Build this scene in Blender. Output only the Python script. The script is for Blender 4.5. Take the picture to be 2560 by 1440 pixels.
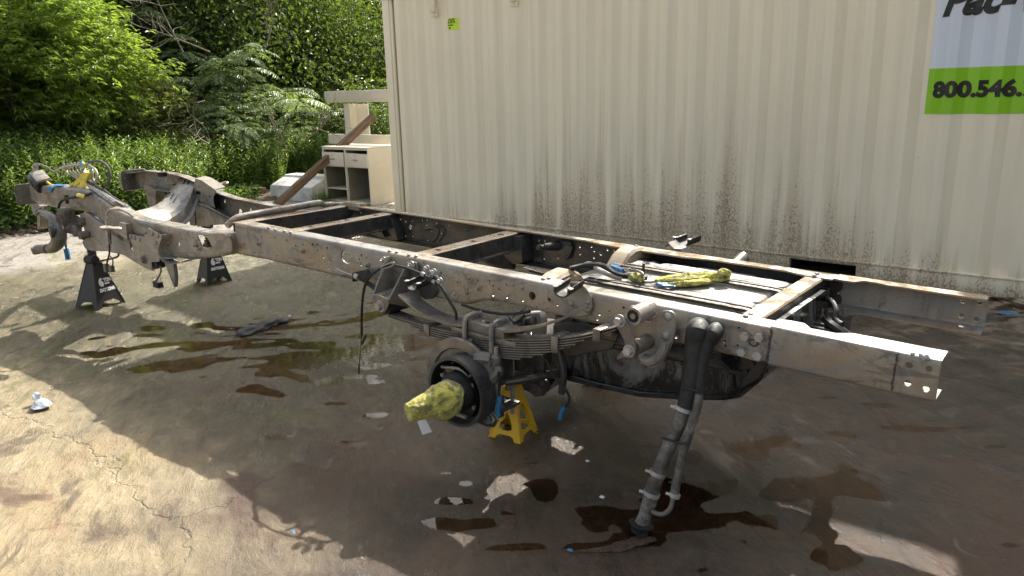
import bpy, bmesh, math, random
import numpy as np
from mathutils import Vector, Matrix
random.seed(7); rng = np.random.default_rng(7)
for o in list(bpy.data.objects): bpy.data.objects.remove(o)
scene = bpy.context.scene
COL = scene.collection

# ------------------------------------------------------------------ camera
CAMH = 1.52
F = 1865.0; CX, CY = 1280.0, 720.0
def nv(a): a = np.array(a, float); return a/np.linalg.norm(a)
_v3 = nv([1464-CX, 7945-CY, F]); _v1 = np.array([-1105-CX, 285-CY, F]); _v1 = nv(_v1-_v3*(_v1@_v3))
RX = -_v1; RZ = -_v3; RY = np.cross(RZ, RX); R = np.stack([RX, RY, RZ])
cam = bpy.data.cameras.new('camera'); camo = bpy.data.objects.new('camera', cam); COL.objects.link(camo)
cam.sensor_width = 36; cam.lens = 36*F/2560; cam.clip_end = 500; cam.clip_start = 0.05
m = Matrix.Identity(4)
for i in range(3):
    m[i][0] = R[i, 0]; m[i][1] = -R[i, 1]; m[i][2] = -R[i, 2]
m[0][3], m[1][3], m[2][3] = 0, 0, CAMH
camo.matrix_world = m; scene.camera = camo

# ------------------------------------------------------------------ light
SUN = nv([-0.24, 1.0, 0.86])
elev = math.asin(SUN[2]); azi = math.atan2(SUN[0], SUN[1])
w = bpy.data.worlds.new('World'); scene.world = w; w.use_nodes = True
wn = w.node_tree; wn.nodes.clear()
sky = wn.nodes.new('ShaderNodeTexSky'); sky.sky_type = 'NISHITA'; sky.sun_disc = False
sky.sun_elevation = elev; sky.sun_rotation = azi; sky.air_density = 1.0; sky.dust_density = 5.0; sky.ozone_density = 1.0
bg = wn.nodes.new('ShaderNodeBackground'); bg.inputs[1].default_value = 0.13
wo = wn.nodes.new('ShaderNodeOutputWorld')
hs = wn.nodes.new('ShaderNodeHueSaturation'); hs.inputs['Saturation'].default_value = .5     # thin white haze over the blue
hz = wn.nodes.new('ShaderNodeMix'); hz.data_type = 'RGBA'; hz.blend_type = 'MULTIPLY'; hz.inputs[0].default_value = 1; hz.inputs[7].default_value = (1.0, .97, .91, 1)
wn.links.new(sky.outputs[0], hs.inputs['Color']); wn.links.new(hs.outputs[0], hz.inputs[6]); wn.links.new(hz.outputs[2], bg.inputs[0]); wn.links.new(bg.outputs[0], wo.inputs[0])
sl = bpy.data.lights.new('sun', 'SUN'); sl.energy = 4.3; sl.angle = math.radians(0.5); sl.color = (1.0, 0.94, 0.83)
so = bpy.data.objects.new('sun', sl); COL.objects.link(so)
so.rotation_euler = Vector(SUN).to_track_quat('Z', 'Y').to_euler(); so.location = (0, 8, 12)
scene.view_settings.view_transform = 'Standard'; scene.view_settings.look = 'None'
scene.view_settings.gamma = 1; scene.view_settings.use_curve_mapping = False
scene.view_settings.exposure = 1.38
scene.render.engine = 'CYCLES'
scene.render.resolution_x = 1024; scene.render.resolution_y = 576
scene.cycles.max_bounces = 8; scene.cycles.transparent_max_bounces = 12

# ------------------------------------------------------------------ coordinates
def ray(x, y): return R @ np.array([x-CX, y-CY, F])
def G(x, y, z=0.0):
    r = ray(x, y); return r*((z-CAMH)/r[2]) + np.array([0, 0, CAMH])
def WY(x, y, Y):
    r = ray(x, y); return r*(Y/r[1]) + np.array([0, 0, CAMH])
FD = np.array([0.99966208, 0.00194152, -0.0259223]); FY = np.array([-0.00194217, 0.99999811, 0.0])
FZ = np.cross(FD, FY); FP = np.array([-0.31507496, 2.31765247, -0.76388558])   # rear end of the near rail, from the lens
FB = np.stack([FD, FY, FZ])
def L(x, y, v):                      # chassis coordinates (u along, v across, w up) on the plane v
    r = ray(x, y); s = ((FP+v*FY)@FY)/(r@FY); return (r*s-FP)@FB.T
def LW(x, y, wz):
    r = ray(x, y); s = ((FP+wz*FZ)@FZ)/(r@FZ); return (r*s-FP)@FB.T
def LU(x, y, u):
    r = ray(x, y); s = ((FP+u*FD)@FD)/(r@FD); return (r*s-FP)@FB.T
def toW(c): return np.array(c)@FB + FP + np.array([0, 0, CAMH])
def toL(p): return (np.array(p)-np.array([0, 0, CAMH])-FP)@FB.T

# ------------------------------------------------------------------ materials
MATS = {}
class NT:
    def __init__(s, name, displ=False):
        s.m = bpy.data.materials.new(name); s.m.use_nodes = True; s.t = s.m.node_tree
        s.b = s.t.nodes['Principled BSDF']; s.out = s.t.nodes['Material Output']; MATS[name] = s.m
    def n(s, typ, **k):
        x = s.t.nodes.new('ShaderNode'+typ)
        for a, v in k.items(): setattr(x, a, v)
        return x
    def l(s, a, b): s.t.links.new(a, b)
    def set(s, **k):
        names = {'col': 'Base Color', 'rough': 'Roughness', 'metal': 'Metallic', 'spec': 'Specular IOR Level', 'coat': 'Coat Weight', 'coatr': 'Coat Roughness', 'trans': 'Transmission Weight', 'ior': 'IOR', 'normal': 'Normal', 'alpha': 'Alpha', 'cnormal': 'Coat Normal'}
        for a, v in k.items():
            i = s.b.inputs[names[a]]
            if hasattr(v, 'is_output') or isinstance(v, bpy.types.NodeSocket): s.l(v, i)
            else: i.default_value = (*v, 1) if isinstance(v, tuple) and len(v) == 3 else v
    def pos(s, obj=True):
        if obj: return s.n('TexCoord').outputs['Object']
        return s.n('NewGeometry').outputs['Position']
    def map(s, vec, scale=(1, 1, 1), rot=(0, 0, 0), loc=(0, 0, 0)):
        x = s.n('Mapping'); s.l(vec, x.inputs[0]); x.inputs['Scale'].default_value = scale; x.inputs['Rotation'].default_value = rot; x.inputs['Location'].default_value = loc
        return x.outputs[0]
    def noise(s, vec, scale, detail=4, rough=.55, dist=0, lo=None, hi=None, out=0):
        x = s.n('TexNoise'); s.l(vec, x.inputs['Vector']); x.inputs['Scale'].default_value = scale
        x.inputs['Detail'].default_value = detail; x.inputs['Roughness'].default_value = rough; x.inputs['Distortion'].default_value = dist
        if lo is None: return x.outputs[out]
        return s.rng(x.outputs[0], lo, hi)
    def rng(s, v, lo, hi, a=0, b=1, smooth=True):
        x = s.n('MapRange'); x.interpolation_type = 'SMOOTHSTEP' if smooth else 'LINEAR'; s.l(v, x.inputs[0])
        for i, q in zip((1, 2, 3, 4), (lo, hi, a, b)): x.inputs[i].default_value = q
        return x.outputs[0]
    def math(s, op, a, b=None, c=None):
        x = s.n('Math', operation=op)
        for i, q in enumerate((a, b, c)):
            if q is None: continue
            if isinstance(q, (int, float)): x.inputs[i].default_value = q
            else: s.l(q, x.inputs[i])
        return x.outputs[0]
    def mix(s, f, a, b, mode='MIX'):
        x = s.n('Mix', data_type='RGBA', blend_type=mode)
        for i, q in ((0, f), (6, a), (7, b)):
            if isinstance(q, (int, float)): x.inputs[i].default_value = q
            elif isinstance(q, tuple): x.inputs[i].default_value = (*q, 1)
            else: s.l(q, x.inputs[i])
        return x.outputs[2]
    def sep(s, v):
        x = s.n('SeparateXYZ'); s.l(v, x.inputs[0]); return x.outputs
    def bump(s, h, strength=.5, dist=.01, nrm=None):
        x = s.n('Bump'); x.inputs['Strength'].default_value = strength; x.inputs['Distance'].default_value = dist; s.l(h, x.inputs['Height'])
        if nrm is not None: s.l(nrm, x.inputs['Normal'])
        return x.outputs[0]

def simple(name, col, rough=.5, metal=0.0, var=.25, scale=8, bump=.2, **k):
    t = NT(name); p = t.pos(); n = t.noise(p, scale, 6, .6)
    c = t.mix(t.rng(n, .3, .7), tuple(x*(1-var) for x in col), tuple(min(1, x*(1+var)) for x in col))
    t.set(col=c, metal=metal, rough=t.rng(t.noise(p, scale*2.3, 5), .3, .7, max(.03, rough-.12), min(1, rough+.12)), **k)
    if bump: t.set(normal=t.bump(t.noise(p, scale*6, 4), bump, .002))
    return t.m

# bare, washed frame steel: grey phosphate with flash rust and dark smudges
def steel_mat(name, grey, tan, rust, dark, rust_amt=.5, dark_amt=.35, rough=.42, metal=.25, wet=.0):
    t = NT(name); p = t.pos()
    ps = t.map(p, (1, 1, 1.6)); hi = tuple(min(.75, q*1.55) for q in grey)
    c = t.mix(t.noise(ps, 4.2, 8, .68, .8, .42, .58), grey, tan)
    c = t.mix(t.math('MULTIPLY', t.noise(t.map(p, loc=(5, 2, 1)), 3.0, 8, .7, 1.0, .52, .64), .55), c, hi)
    c = t.mix(t.math('MULTIPLY', t.noise(ps, 2.6, 8, .7, 1.2, .49, .62), rust_amt), c, rust)
    c = t.mix(t.math('MULTIPLY', t.noise(t.map(p, (1, 1, 1), loc=(3, 1, 7)), 6.5, 9, .74, 1.6, .54, .63), dark_amt), c, dark)
    run = t.noise(t.map(p, (26, 26, 2.2)), 1.0, 5, .6, .2, .52, .72)
    c = t.mix(t.math('MULTIPLY', run, .35*min(1, dark_amt*2)), c, dark)
    c = t.mix(t.math('MULTIPLY', t.noise(p, 120, 4, .75, 0, .52, .66), .25), c, dark)
    c = t.mix(t.math('MULTIPLY', t.noise(p, 75, 5, .8, 0, .62, .7), .25), c, rust)
    c = t.mix(t.math('MULTIPLY', t.noise(t.map(p, (.8, 1, 2.4), loc=(9, 9, 9)), 3.6, 6, .62, 1.4, .55, .60), dark_amt*.9), c, tuple(q*1.5 for q in dark))
    r = t.rng(t.noise(p, 6, 6, .65, .6), .38, .66, max(.08, rough-.2), rough+.2)
    h = t.math('ADD', t.noise(p, 14, 5), t.math('MULTIPLY', t.noise(p, 160, 3, .7), .45))
    t.set(col=c, rough=r, metal=metal, normal=t.bump(h, .4, .003), coat=wet, coatr=.10)
    return t.m
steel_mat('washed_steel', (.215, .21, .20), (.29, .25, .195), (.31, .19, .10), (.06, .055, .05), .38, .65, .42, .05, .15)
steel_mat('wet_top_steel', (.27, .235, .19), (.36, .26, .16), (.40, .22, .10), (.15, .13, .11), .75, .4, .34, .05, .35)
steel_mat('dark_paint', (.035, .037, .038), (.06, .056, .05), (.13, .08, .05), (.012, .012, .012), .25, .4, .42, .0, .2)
steel_mat('grey_steel', (.25, .245, .235), (.31, .27, .225), (.26, .18, .12), (.07, .07, .07), .4, .55, .50, .1, .05)
steel_mat('spring_steel', (.15, .14, .13), (.19, .17, .145), (.18, .13, .095), (.04, .038, .035), .4, .5, .38, .2, .2)
steel_mat('cast_iron', (.15, .142, .13), (.19, .165, .14), (.20, .14, .10), (.05, .05, .05), .3, .4, .5, .3, .05)
steel_mat('tank_top', (.26, .255, .245), (.33, .315, .285), (.34, .28, .21), (.17, .165, .155), .3, .5, .40, .1, .3)
steel_mat('zinc_bolt', (.42, .42, .42), (.36, .34, .31), (.30, .20, .12), (.12, .12, .12), .2, .4, .5, .3, 0)
simple('black_rubber', (.016, .016, .016), .7, 0, .3, 20)
simple('black_gloss', (.012, .012, .013), .22, 0, .3, 9, .15, coat=.4)
simple('bare_hose_metal', (.30, .28, .26), .4, .7, .4, 30)
simple('blue_tape', (.03, .17, .36), .35, 0, .2, 20)
simple('yellow_tape', (.62, .50, .07), .4, 0, .3, 20)
simple('cable_grey', (.35, .33, .29), .5, .1, .3, 20)
simple('white_plastic', (.72, .73, .74), .4, 0, .12, 12)
simple('cream_paint', (.66, .61, .50), .45, 0, .06, 3, .1)
simple('cabinet_inside', (.22, .20, .155), .6, 0, .15, 5)
simple('white_foil', (.5, .53, .58), .3, .3, .3, 25)
simple('lettering_white', (.78, .78, .78), .5, 0, .08, 40, 0)
simple('lettering_black', (.012, .012, .014), .4, 0, .1, 10, 0)
simple('solar_cell', (.012, .016, .04), .15, .2, .2, 5, 0)
simple('aluminium', (.6, .6, .6), .35, .9, .1, 12, .1)

# tank side: glossy black with grey dusty streaks
t = NT('tank_black'); p = t.pos(); nn = t.noise(t.map(p, (1, 1, .5)), 4.5, 7, .7, .8, .47, .64)
t.set(col=t.mix(nn, (.006, .006, .007), (.17, .175, .175)), rough=t.math('ADD', t.math('MULTIPLY', nn, .4), .2), normal=t.bump(t.noise(p, 40, 4), .2, .002))

# filler neck: grey corroded pipe
t = NT('corroded_pipe'); p = t.pos(); n1 = t.noise(p, 16, 8, .72, .3, .40, .66); n2 = t.noise(p, 120, 5, .8, 0, .5, .62)
t.set(col=t.mix(t.math('MULTIPLY', n2, .6), t.mix(n1, (.06, .054, .048), (.22, .205, .185)), (.03, .028, .026)), rough=.5, metal=.1, normal=t.bump(t.noise(p, 90, 6, .7), .4, .002))

# terry towel
t = NT('yellow_towel'); p = t.pos(); g = t.noise(p, 12, 8, .74, .6, .42, .58)
c = t.mix(t.noise(p, 60, 5, .7, 0, .35, .65), (.62, .56, .045), (.80, .76, .17)); c = t.mix(t.math('MULTIPLY', g, .85), c, (.06, .06, .04)); c = t.mix(t.math('MULTIPLY', t.noise(p, 190, 3, .8, 0, .5, .62), .45), c, (.16, .15, .05))
t.set(col=c, rough=.95, normal=t.bump(t.noise(p, 330, 3, .8), 1.0, .006, t.bump(t.noise(t.map(p, (1, 1, .5)), 30, 3, .5, 1.5), .5, .012))); t.b.inputs['Sheen Weight'].default_value = .3
t = NT('grey_rag'); p = t.pos(); t.set(col=t.mix(t.noise(p, 30, 5), (.045, .048, .05), (.13, .13, .12)), rough=.9, normal=t.bump(t.noise(p, 200, 3), .6, .004))

# yellow stand paint with scuffs
t = NT('stand_yellow'); p = t.pos(); sc = t.noise(p, 16, 8, .75, .5, .58, .68)
t.set(col=t.mix(sc, (.72, .44, .018), (.10, .07, .03)), rough=.38, normal=t.bump(t.noise(p, 30, 4), .15, .002))
t = NT('stand_black'); p = t.pos(); sc = t.noise(p, 24, 8, .75, .3, .55, .75)
t.set(col=t.mix(sc, (.014, .014, .015), (.06, .057, .05)), rough=.38, normal=t.bump(t.noise(p, 50, 4), .15, .002))

# timber
t = NT('weathered_timber'); p = t.pos(); q = t.map(p, (2.0, 30, 30)); n1 = t.noise(q, 1.6, 8, .65, .4, .3, .7)
c = t.mix(n1, (.055, .032, .018), (.21, .135, .075)); c = t.mix(t.noise(p, 5, 4, .6, 0, .5, .75), c, (.16, .12, .085))
t.set(col=c, rough=.72, normal=t.bump(n1, .5, .003))
t = NT('cut_timber'); p = t.pos(); t.set(col=t.mix(t.noise(p, 40, 5), (.42, .29, .16), (.60, .45, .28)), rough=.7)

# concrete block
t = NT('block_concrete'); p = t.pos(); c = t.mix(t.noise(p, 5, 8, .7, .5, .35, .65), (.42, .42, .41), (.66, .66, .64)); c = t.mix(t.noise(p, 9, 8, .8, 1, .58, .7), c, (.13, .13, .12))
t.set(col=c, rough=.85, normal=t.bump(t.noise(p, 40, 6, .7), .5, .01))

# container paint: cream with spray mud low down and grime streaks
def container_mat(name, base, mud=True):
    t = NT(name); p = t.pos(False); x, y, z = t.sep(p)
    st = t.noise(t.map(p, (9, 9, .35)), 1.0, 5, .6, 0, .35, .7)
    c = t.mix(st, base, tuple(q*.93 for q in base))
    c = t.mix(t.math('MULTIPLY', t.noise(p, .9, 4, .6, .6, .4, .7), .35), c, (base[0]*.86, base[1]*.84, base[2]*.84))
    if mud:
        # mud sprayed up from the ground, densest round x = -3.6, each rib catching its own amount
        px = t.math('ABSOLUTE', t.math('ADD', x, 3.2)); hx = t.rng(px, .2, 2.8, 1.3, .28)
        big = t.noise(t.map(p, (1.6, 1.6, .5)), 1.6, 4, .6, .5)
        ribs = t.math('MULTIPLY', t.noise(t.map(p, (3.6, .1, .12)), 2.0, 3, .6, 0, .32, .66), 1.05)
        lim = t.math('MULTIPLY', hx, t.math('ADD', t.math('MULTIPLY', big, .9), t.math('MULTIPLY', ribs, 1.0)))
        d = t.math('DIVIDE', z, lim)
        dens = t.rng(d, .02, 1.0, 1, 0)
        sp = t.noise(t.map(p, (1, 1, .62)), 74, 4, .78, .3)
        thr = t.math('SUBTRACT', .70, t.math('MULTIPLY', dens, .24))
        df = t.math('SUBTRACT', sp, thr)
        mk = t.math('MULTIPLY', t.rng(df, -.01, .05, 0, 1), t.rng(dens, .02, .3, 0, .85))
        c = t.mix(t.math('MULTIPLY', mk, .92), c, (.15, .11, .07)); drip = t.noise(t.map(p, (16, 16, .5)), 1.6, 5, .6, .1, .50, .68); c = t.mix(t.math('MULTIPLY', t.math('MULTIPLY', drip, t.rng(d, .1, 1.3, 1, 0)), .5), c, (.24, .18, .11))
        c = t.mix(t.math('MULTIPLY', t.rng(t.math('DIVIDE', z, lim), .0, 1.0, 1, 0), .46), c, (.40, .31, .20))
        dots = t.noise(p, 23, 3, .8); c = t.mix(t.rng(dots, .745, .765, 0, .7), c, (.14, .14, .13))
        band = t.math('ABSOLUTE', t.math('ADD', x, 2.75)); hb = t.math('MULTIPLY', t.rng(band, 0, 2.4, 1, 0), t.rng(z, .5, 1.9, 1, 0))
        c = t.mix(t.math('MULTIPLY', t.math('MULTIPLY', hb, t.rng(t.noise(p, 70, 4, .8), .5, .6, 0, 1)), .16), c, (.20, .175, .14))
    t.set(col=c, rough=t.rng(st, 0, 1, .32, .48), normal=t.bump(t.noise(p, 3.5, 4), .12, .02))
    return t.m
container_mat('container_paint', (.89, .81, .63)); container_mat('sign_white', (.70, .76, .86), False); container_mat('sign_green', (.27, .60, .012), False)
container_mat('sticker_yellow', (.66, .95, .03), False)
t = NT('pocket_dark'); t.set(col=(.01, .01, .01), rough=.9)  # flat black, painted shade for pockets, openings and cavities

# wet concrete pad
def pad_material():
    t = NT('wet_concrete'); p = t.pos(False); x, y, z = t.sep(p)
    rot = t.map(p, (1, 1, 1), rot=(0, 0, math.radians(38)))
    flow = t.map(rot, (1, 2.3, 1))
    n_big = t.noise(p, .75, 5, .6, .9); n_mid = t.noise(flow, 2.2, 7, .62, 1.3); n_fine = t.noise(flow, 9, 8, .68, .8); n_gr = t.noise(p, 130, 4, .7)
    dry = t.mix(t.rng(n_mid, .35, .68), (.29, .225, .13), (.39, .315, .18)); dry = t.mix(t.rng(n_fine, .46, .68, 0, .8), dry, (.43, .37, .23)); dry = t.mix(t.noise(t.map(flow, loc=(15, 6, 0)), 4.5, 9, .75, 1.4, .54, .66), dry, (.20, .15, .085))
    dry = t.mix(t.noise(t.map(p, loc=(9, 4, 2)), 1.7, 6, .6, 1, .52, .68), dry, (.34, .245, .13))
    grn = t.mix(t.rng(n_fine, .40, .62), (.040, .036, .012), (.165, .130, .050)); grn = t.mix(t.noise(t.map(flow, loc=(31, 3, 0)), 3.2, 9, .72, 1.2, .46, .62), grn, (.085, .068, .024))
    brn = t.mix(t.rng(n_mid, .42, .60), (.028, .013, .006), (.070, .039, .021)); brn = t.mix(t.rng(n_fine, .50, .70, 0, .7), brn, (.13, .076, .040))  # wet green and brown tones, darkened further to deepen the shade
    # region masks along the pad
    xr = t.math('ADD', x, t.math('MULTIPLY', t.math('SUBTRACT', n_big, .5), 3.6))
    yr = t.math('ADD', y, t.math('MULTIPLY', t.math('SUBTRACT', n_mid, .5), 1.5))
    m_brn = t.rng(xr, -4.2, -1.9)
    m_dry_lit = t.math('MAXIMUM', t.math('MULTIPLY', t.rng(yr, 1.0, 2.0, 1, 0), t.rng(xr, -2.6, -1.3, 1, 0)), t.rng(y, -1.0, -2.5, 0, 1))  # sunlight painted into the drier foreground; paler behind the camera to bounce light
    c = t.mix(m_brn, grn, brn); c = t.mix(m_dry_lit, c, dry)
    m_far = t.rng(xr, -8.3, -7.3, 1, 0); c = t.mix(m_far, c, t.mix(t.rng(n_mid, .4, .62), (.20, .16, .10), (.30, .26, .19)))
    m_f2 = t.rng(x, -8.4, -7.7, 1, 0); c = t.mix(m_f2, c, t.mix(t.rng(n_fine, .3, .7), (.22, .20, .175), (.32, .295, .27)))
    # algae and silt stains
    al = t.math('MULTIPLY', t.noise(t.map(flow, loc=(2, 5, 0)), 1.5, 7, .7, 1.2, .52, .66), t.rng(xr, -2.4, -3.6, 0, 1)); c = t.mix(t.math('MULTIPLY', al, .8), c, (.12, .12, .016))
    st = t.noise(t.map(flow, loc=(7, 1, 0)), 1.25, 7, .66, 1.5, .53, .66); c = t.mix(t.math('MULTIPLY', st, .7), c, (.06, .036, .018))
    rd = t.math('MULTIPLY', t.noise(t.map(p, (1, 1, 1), loc=(11, 3, 0)), 1.1, 7, .66, .9, .53, .62), t.rng(xr, -4.4, -3.0)); c = t.mix(t.math('MULTIPLY', rd, .85), c, (.075, .029, .011))
    ol = t.math('MULTIPLY', t.noise(t.map(flow, loc=(21, 3, 0)), 2.6, 8, .72, 1.6, .56, .66), t.rng(xr, -5.5, -3.2, 1, .25)); c = t.mix(t.math('MULTIPLY', ol, .75), c, (.028, .021, .013))
    # dried drip rings
    vo = t.n('TexVoronoi', feature='F1'); t.l(p, vo.inputs['Vector']); vo.inputs['Scale'].default_value = 2.3; vo.inputs['Randomness'].default_value = 1
    d = t.math('ADD', vo.outputs['Distance'], t.math('MULTIPLY', t.math('SUBTRACT', n_fine, .5), .10))
    ring = t.math('MULTIPLY', t.rng(t.math('ABSOLUTE', t.math('SUBTRACT', d, .17)), 0, .022, 1, 0), t.rng(n_mid, .46, .56))
    c = t.mix(t.math('MULTIPLY', t.math('MULTIPLY', ring, m_brn), .5), c, (.24, .22, .17))
    c = t.mix(t.rng(n_gr, .45, .75, 0, .35), c, (.08, .065, .05))
    vk = t.n('TexVoronoi', feature='DISTANCE_TO_EDGE'); wv = t.n('VectorMath', operation='ADD'); t.l(rot, wv.inputs[0]); t.l(t.noise(p, 1.8, 6, .6, 0, out=1), wv.inputs[1]); t.l(wv.outputs[0], vk.inputs['Vector']); vk.inputs['Scale'].default_value = .42
    crack = t.rng(vk.outputs['Distance'], 0, .007, 1, 0)
    c = t.mix(t.math('MULTIPLY', crack, t.rng(n_big, .60, .64, 0, .5)), c, (.05, .045, .035))
    dryness = t.math('MULTIPLY', t.math('MAXIMUM', m_dry_lit, m_far), .75)
    wet = t.rng(t.noise(t.map(flow, loc=(1, 8, 0)), 1.6, 6, .65, .8), .28, .5)
    wetf = t.math('MULTIPLY', wet, t.math('SUBTRACT', 1.0, dryness))
    film = t.math('MULTIPLY', t.rng(t.noise(t.map(flow, loc=(4, 3, 1)), 2.0, 9, .68, 1.4), .56, .68), t.math('SUBTRACT', 1.0, dryness))
    c = t.mix(t.math('MULTIPLY', film, .55), c, (.035, .024, .014))
    c = t.mix(t.math('MULTIPLY', wetf, .25), c, (.03, .022, .014))
    grit = t.noise(p, 260, 3, .8); c = t.mix(t.rng(grit, .60, .70, 0, .45), c, (.55, .50, .42)); c = t.mix(t.rng(t.noise(p, 55, 5, .8), .62, .68, 0, .6), c, (.03, .025, .02))
    rough = t.math('SUBTRACT', t.rng(wetf, 0, 1, .68, .26, False), t.math('MULTIPLY', film, .16))
    inv = t.math('SUBTRACT', 1.0, t.math('MULTIPLY', film, .35))
    h = t.math('ADD', t.math('MULTIPLY', n_mid, .8), t.math('MULTIPLY', n_fine, .45)); h = t.math('ADD', h, t.math('MULTIPLY', n_gr, .10)); h = t.math('SUBTRACT', h, t.math('MULTIPLY', crack, .3))
    bmp = t.n('Bump'); t.l(h, bmp.inputs['Height']); bmp.inputs['Distance'].default_value = .03; t.l(t.math('MULTIPLY', inv, .8), bmp.inputs['Strength'])
    fine = t.noise(t.map(flow, (1, 1, 1)), 30, 7, .75, .6); b2 = t.n('Bump'); t.l(t.math('ADD', fine, t.math('MULTIPLY', grit, .5)), b2.inputs['Height']); b2.inputs['Distance'].default_value = .009; t.l(t.math('MULTIPLY', inv, .7), b2.inputs['Strength']); t.l(bmp.outputs[0], b2.inputs['Normal'])
    rip = t.noise(t.map(flow, (1, 1.8, 1)), 46, 5, .7, .8); cb = t.n('Bump'); t.l(t.math('ADD', t.math('ADD', fine, t.math('MULTIPLY', rip, .8)), t.math('MULTIPLY', n_mid, 1.5)), cb.inputs['Height']); cb.inputs['Distance'].default_value = .008; t.l(t.math('MULTIPLY', inv, .85), cb.inputs['Strength'])
    t.set(col=c, rough=rough, normal=b2.outputs[0], coat=t.math('ADD', t.rng(wetf, 0, 1, .0, .32, False), t.math('MULTIPLY', film, .25)), coatr=t.rng(film, 0, 1, .12, .07, False), cnormal=cb.outputs[0])
    return t.m
pad_material()
t = NT('puddle_water'); t.set(col=(.035, .022, .012), rough=.03, spec=.6, normal=t.bump(t.noise(t.pos(False), 9, 3), .05, .004))
t.t.nodes.remove(t.b); gl = t.n('BsdfGlossy'); gl.inputs['Roughness'].default_value = .03; tr = t.n('BsdfTransparent'); tr.inputs[0].default_value = (.95, .82, .66, 1)
fr = t.n('Fresnel'); fr.inputs[0].default_value = 1.33; mx = t.n('MixShader'); bm = t.bump(t.noise(t.pos(False), 14, 3), .08, .004); t.l(bm, gl.inputs['Normal']); t.l(bm, fr.inputs['Normal'])
t.l(fr.outputs[0], mx.inputs[0]); t.l(tr.outputs[0], mx.inputs[1]); t.l(gl.outputs[0], mx.inputs[2]); t.l(mx.outputs[0], t.out.inputs[0])

t = NT('soil'); p = t.pos(False); t.set(col=t.mix(t.noise(p, 3, 8, .7), (.055, .04, .025), (.16, .13, .09)), rough=.95, normal=t.bump(t.noise(p, 12, 8, .7), .8, .05))
simple('bark', (.085, .07, .055), .9, 0, .4, 14, .8)
simple('dead_twig', (.15, .125, .10), .85, 0, .3, 14, .3)
def leaf_mat(name, a, b, trans=.45, tcol=None, rough=.45):
    t = NT(name); g = t.n('NewGeometry'); rnd = g.outputs['Random Per Island']
    n = t.noise(t.pos(False), 1.1, 3, .6, 0, .35, .65)
    c = t.mix(rnd, a, b); c = t.mix(t.math('MULTIPLY', n, .45), c, tuple(q*.75 for q in a))
    t.set(col=c, rough=rough, spec=.35)
    tl = t.n('BsdfTranslucent'); mx = t.n('MixShader'); mx.inputs[0].default_value = trans
    t.l(t.mix(1.0, c, tcol or (1.9, 1.7, .55), 'MULTIPLY'), tl.inputs[0]); t.l(t.b.outputs[0], mx.inputs[1]); t.l(tl.outputs[0], mx.inputs[2]); t.l(mx.outputs[0], t.out.inputs[0])
    return t.m
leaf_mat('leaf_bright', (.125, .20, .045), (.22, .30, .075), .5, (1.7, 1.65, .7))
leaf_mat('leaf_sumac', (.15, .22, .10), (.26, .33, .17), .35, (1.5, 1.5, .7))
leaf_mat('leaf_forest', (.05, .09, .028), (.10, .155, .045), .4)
leaf_mat('leaf_weed', (.09, .165, .055), (.165, .245, .088), .4)
leaf_mat('leaf_vine', (.16, .21, .07), (.27, .29, .12), .35, (1.4, 1.4, .7))

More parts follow.
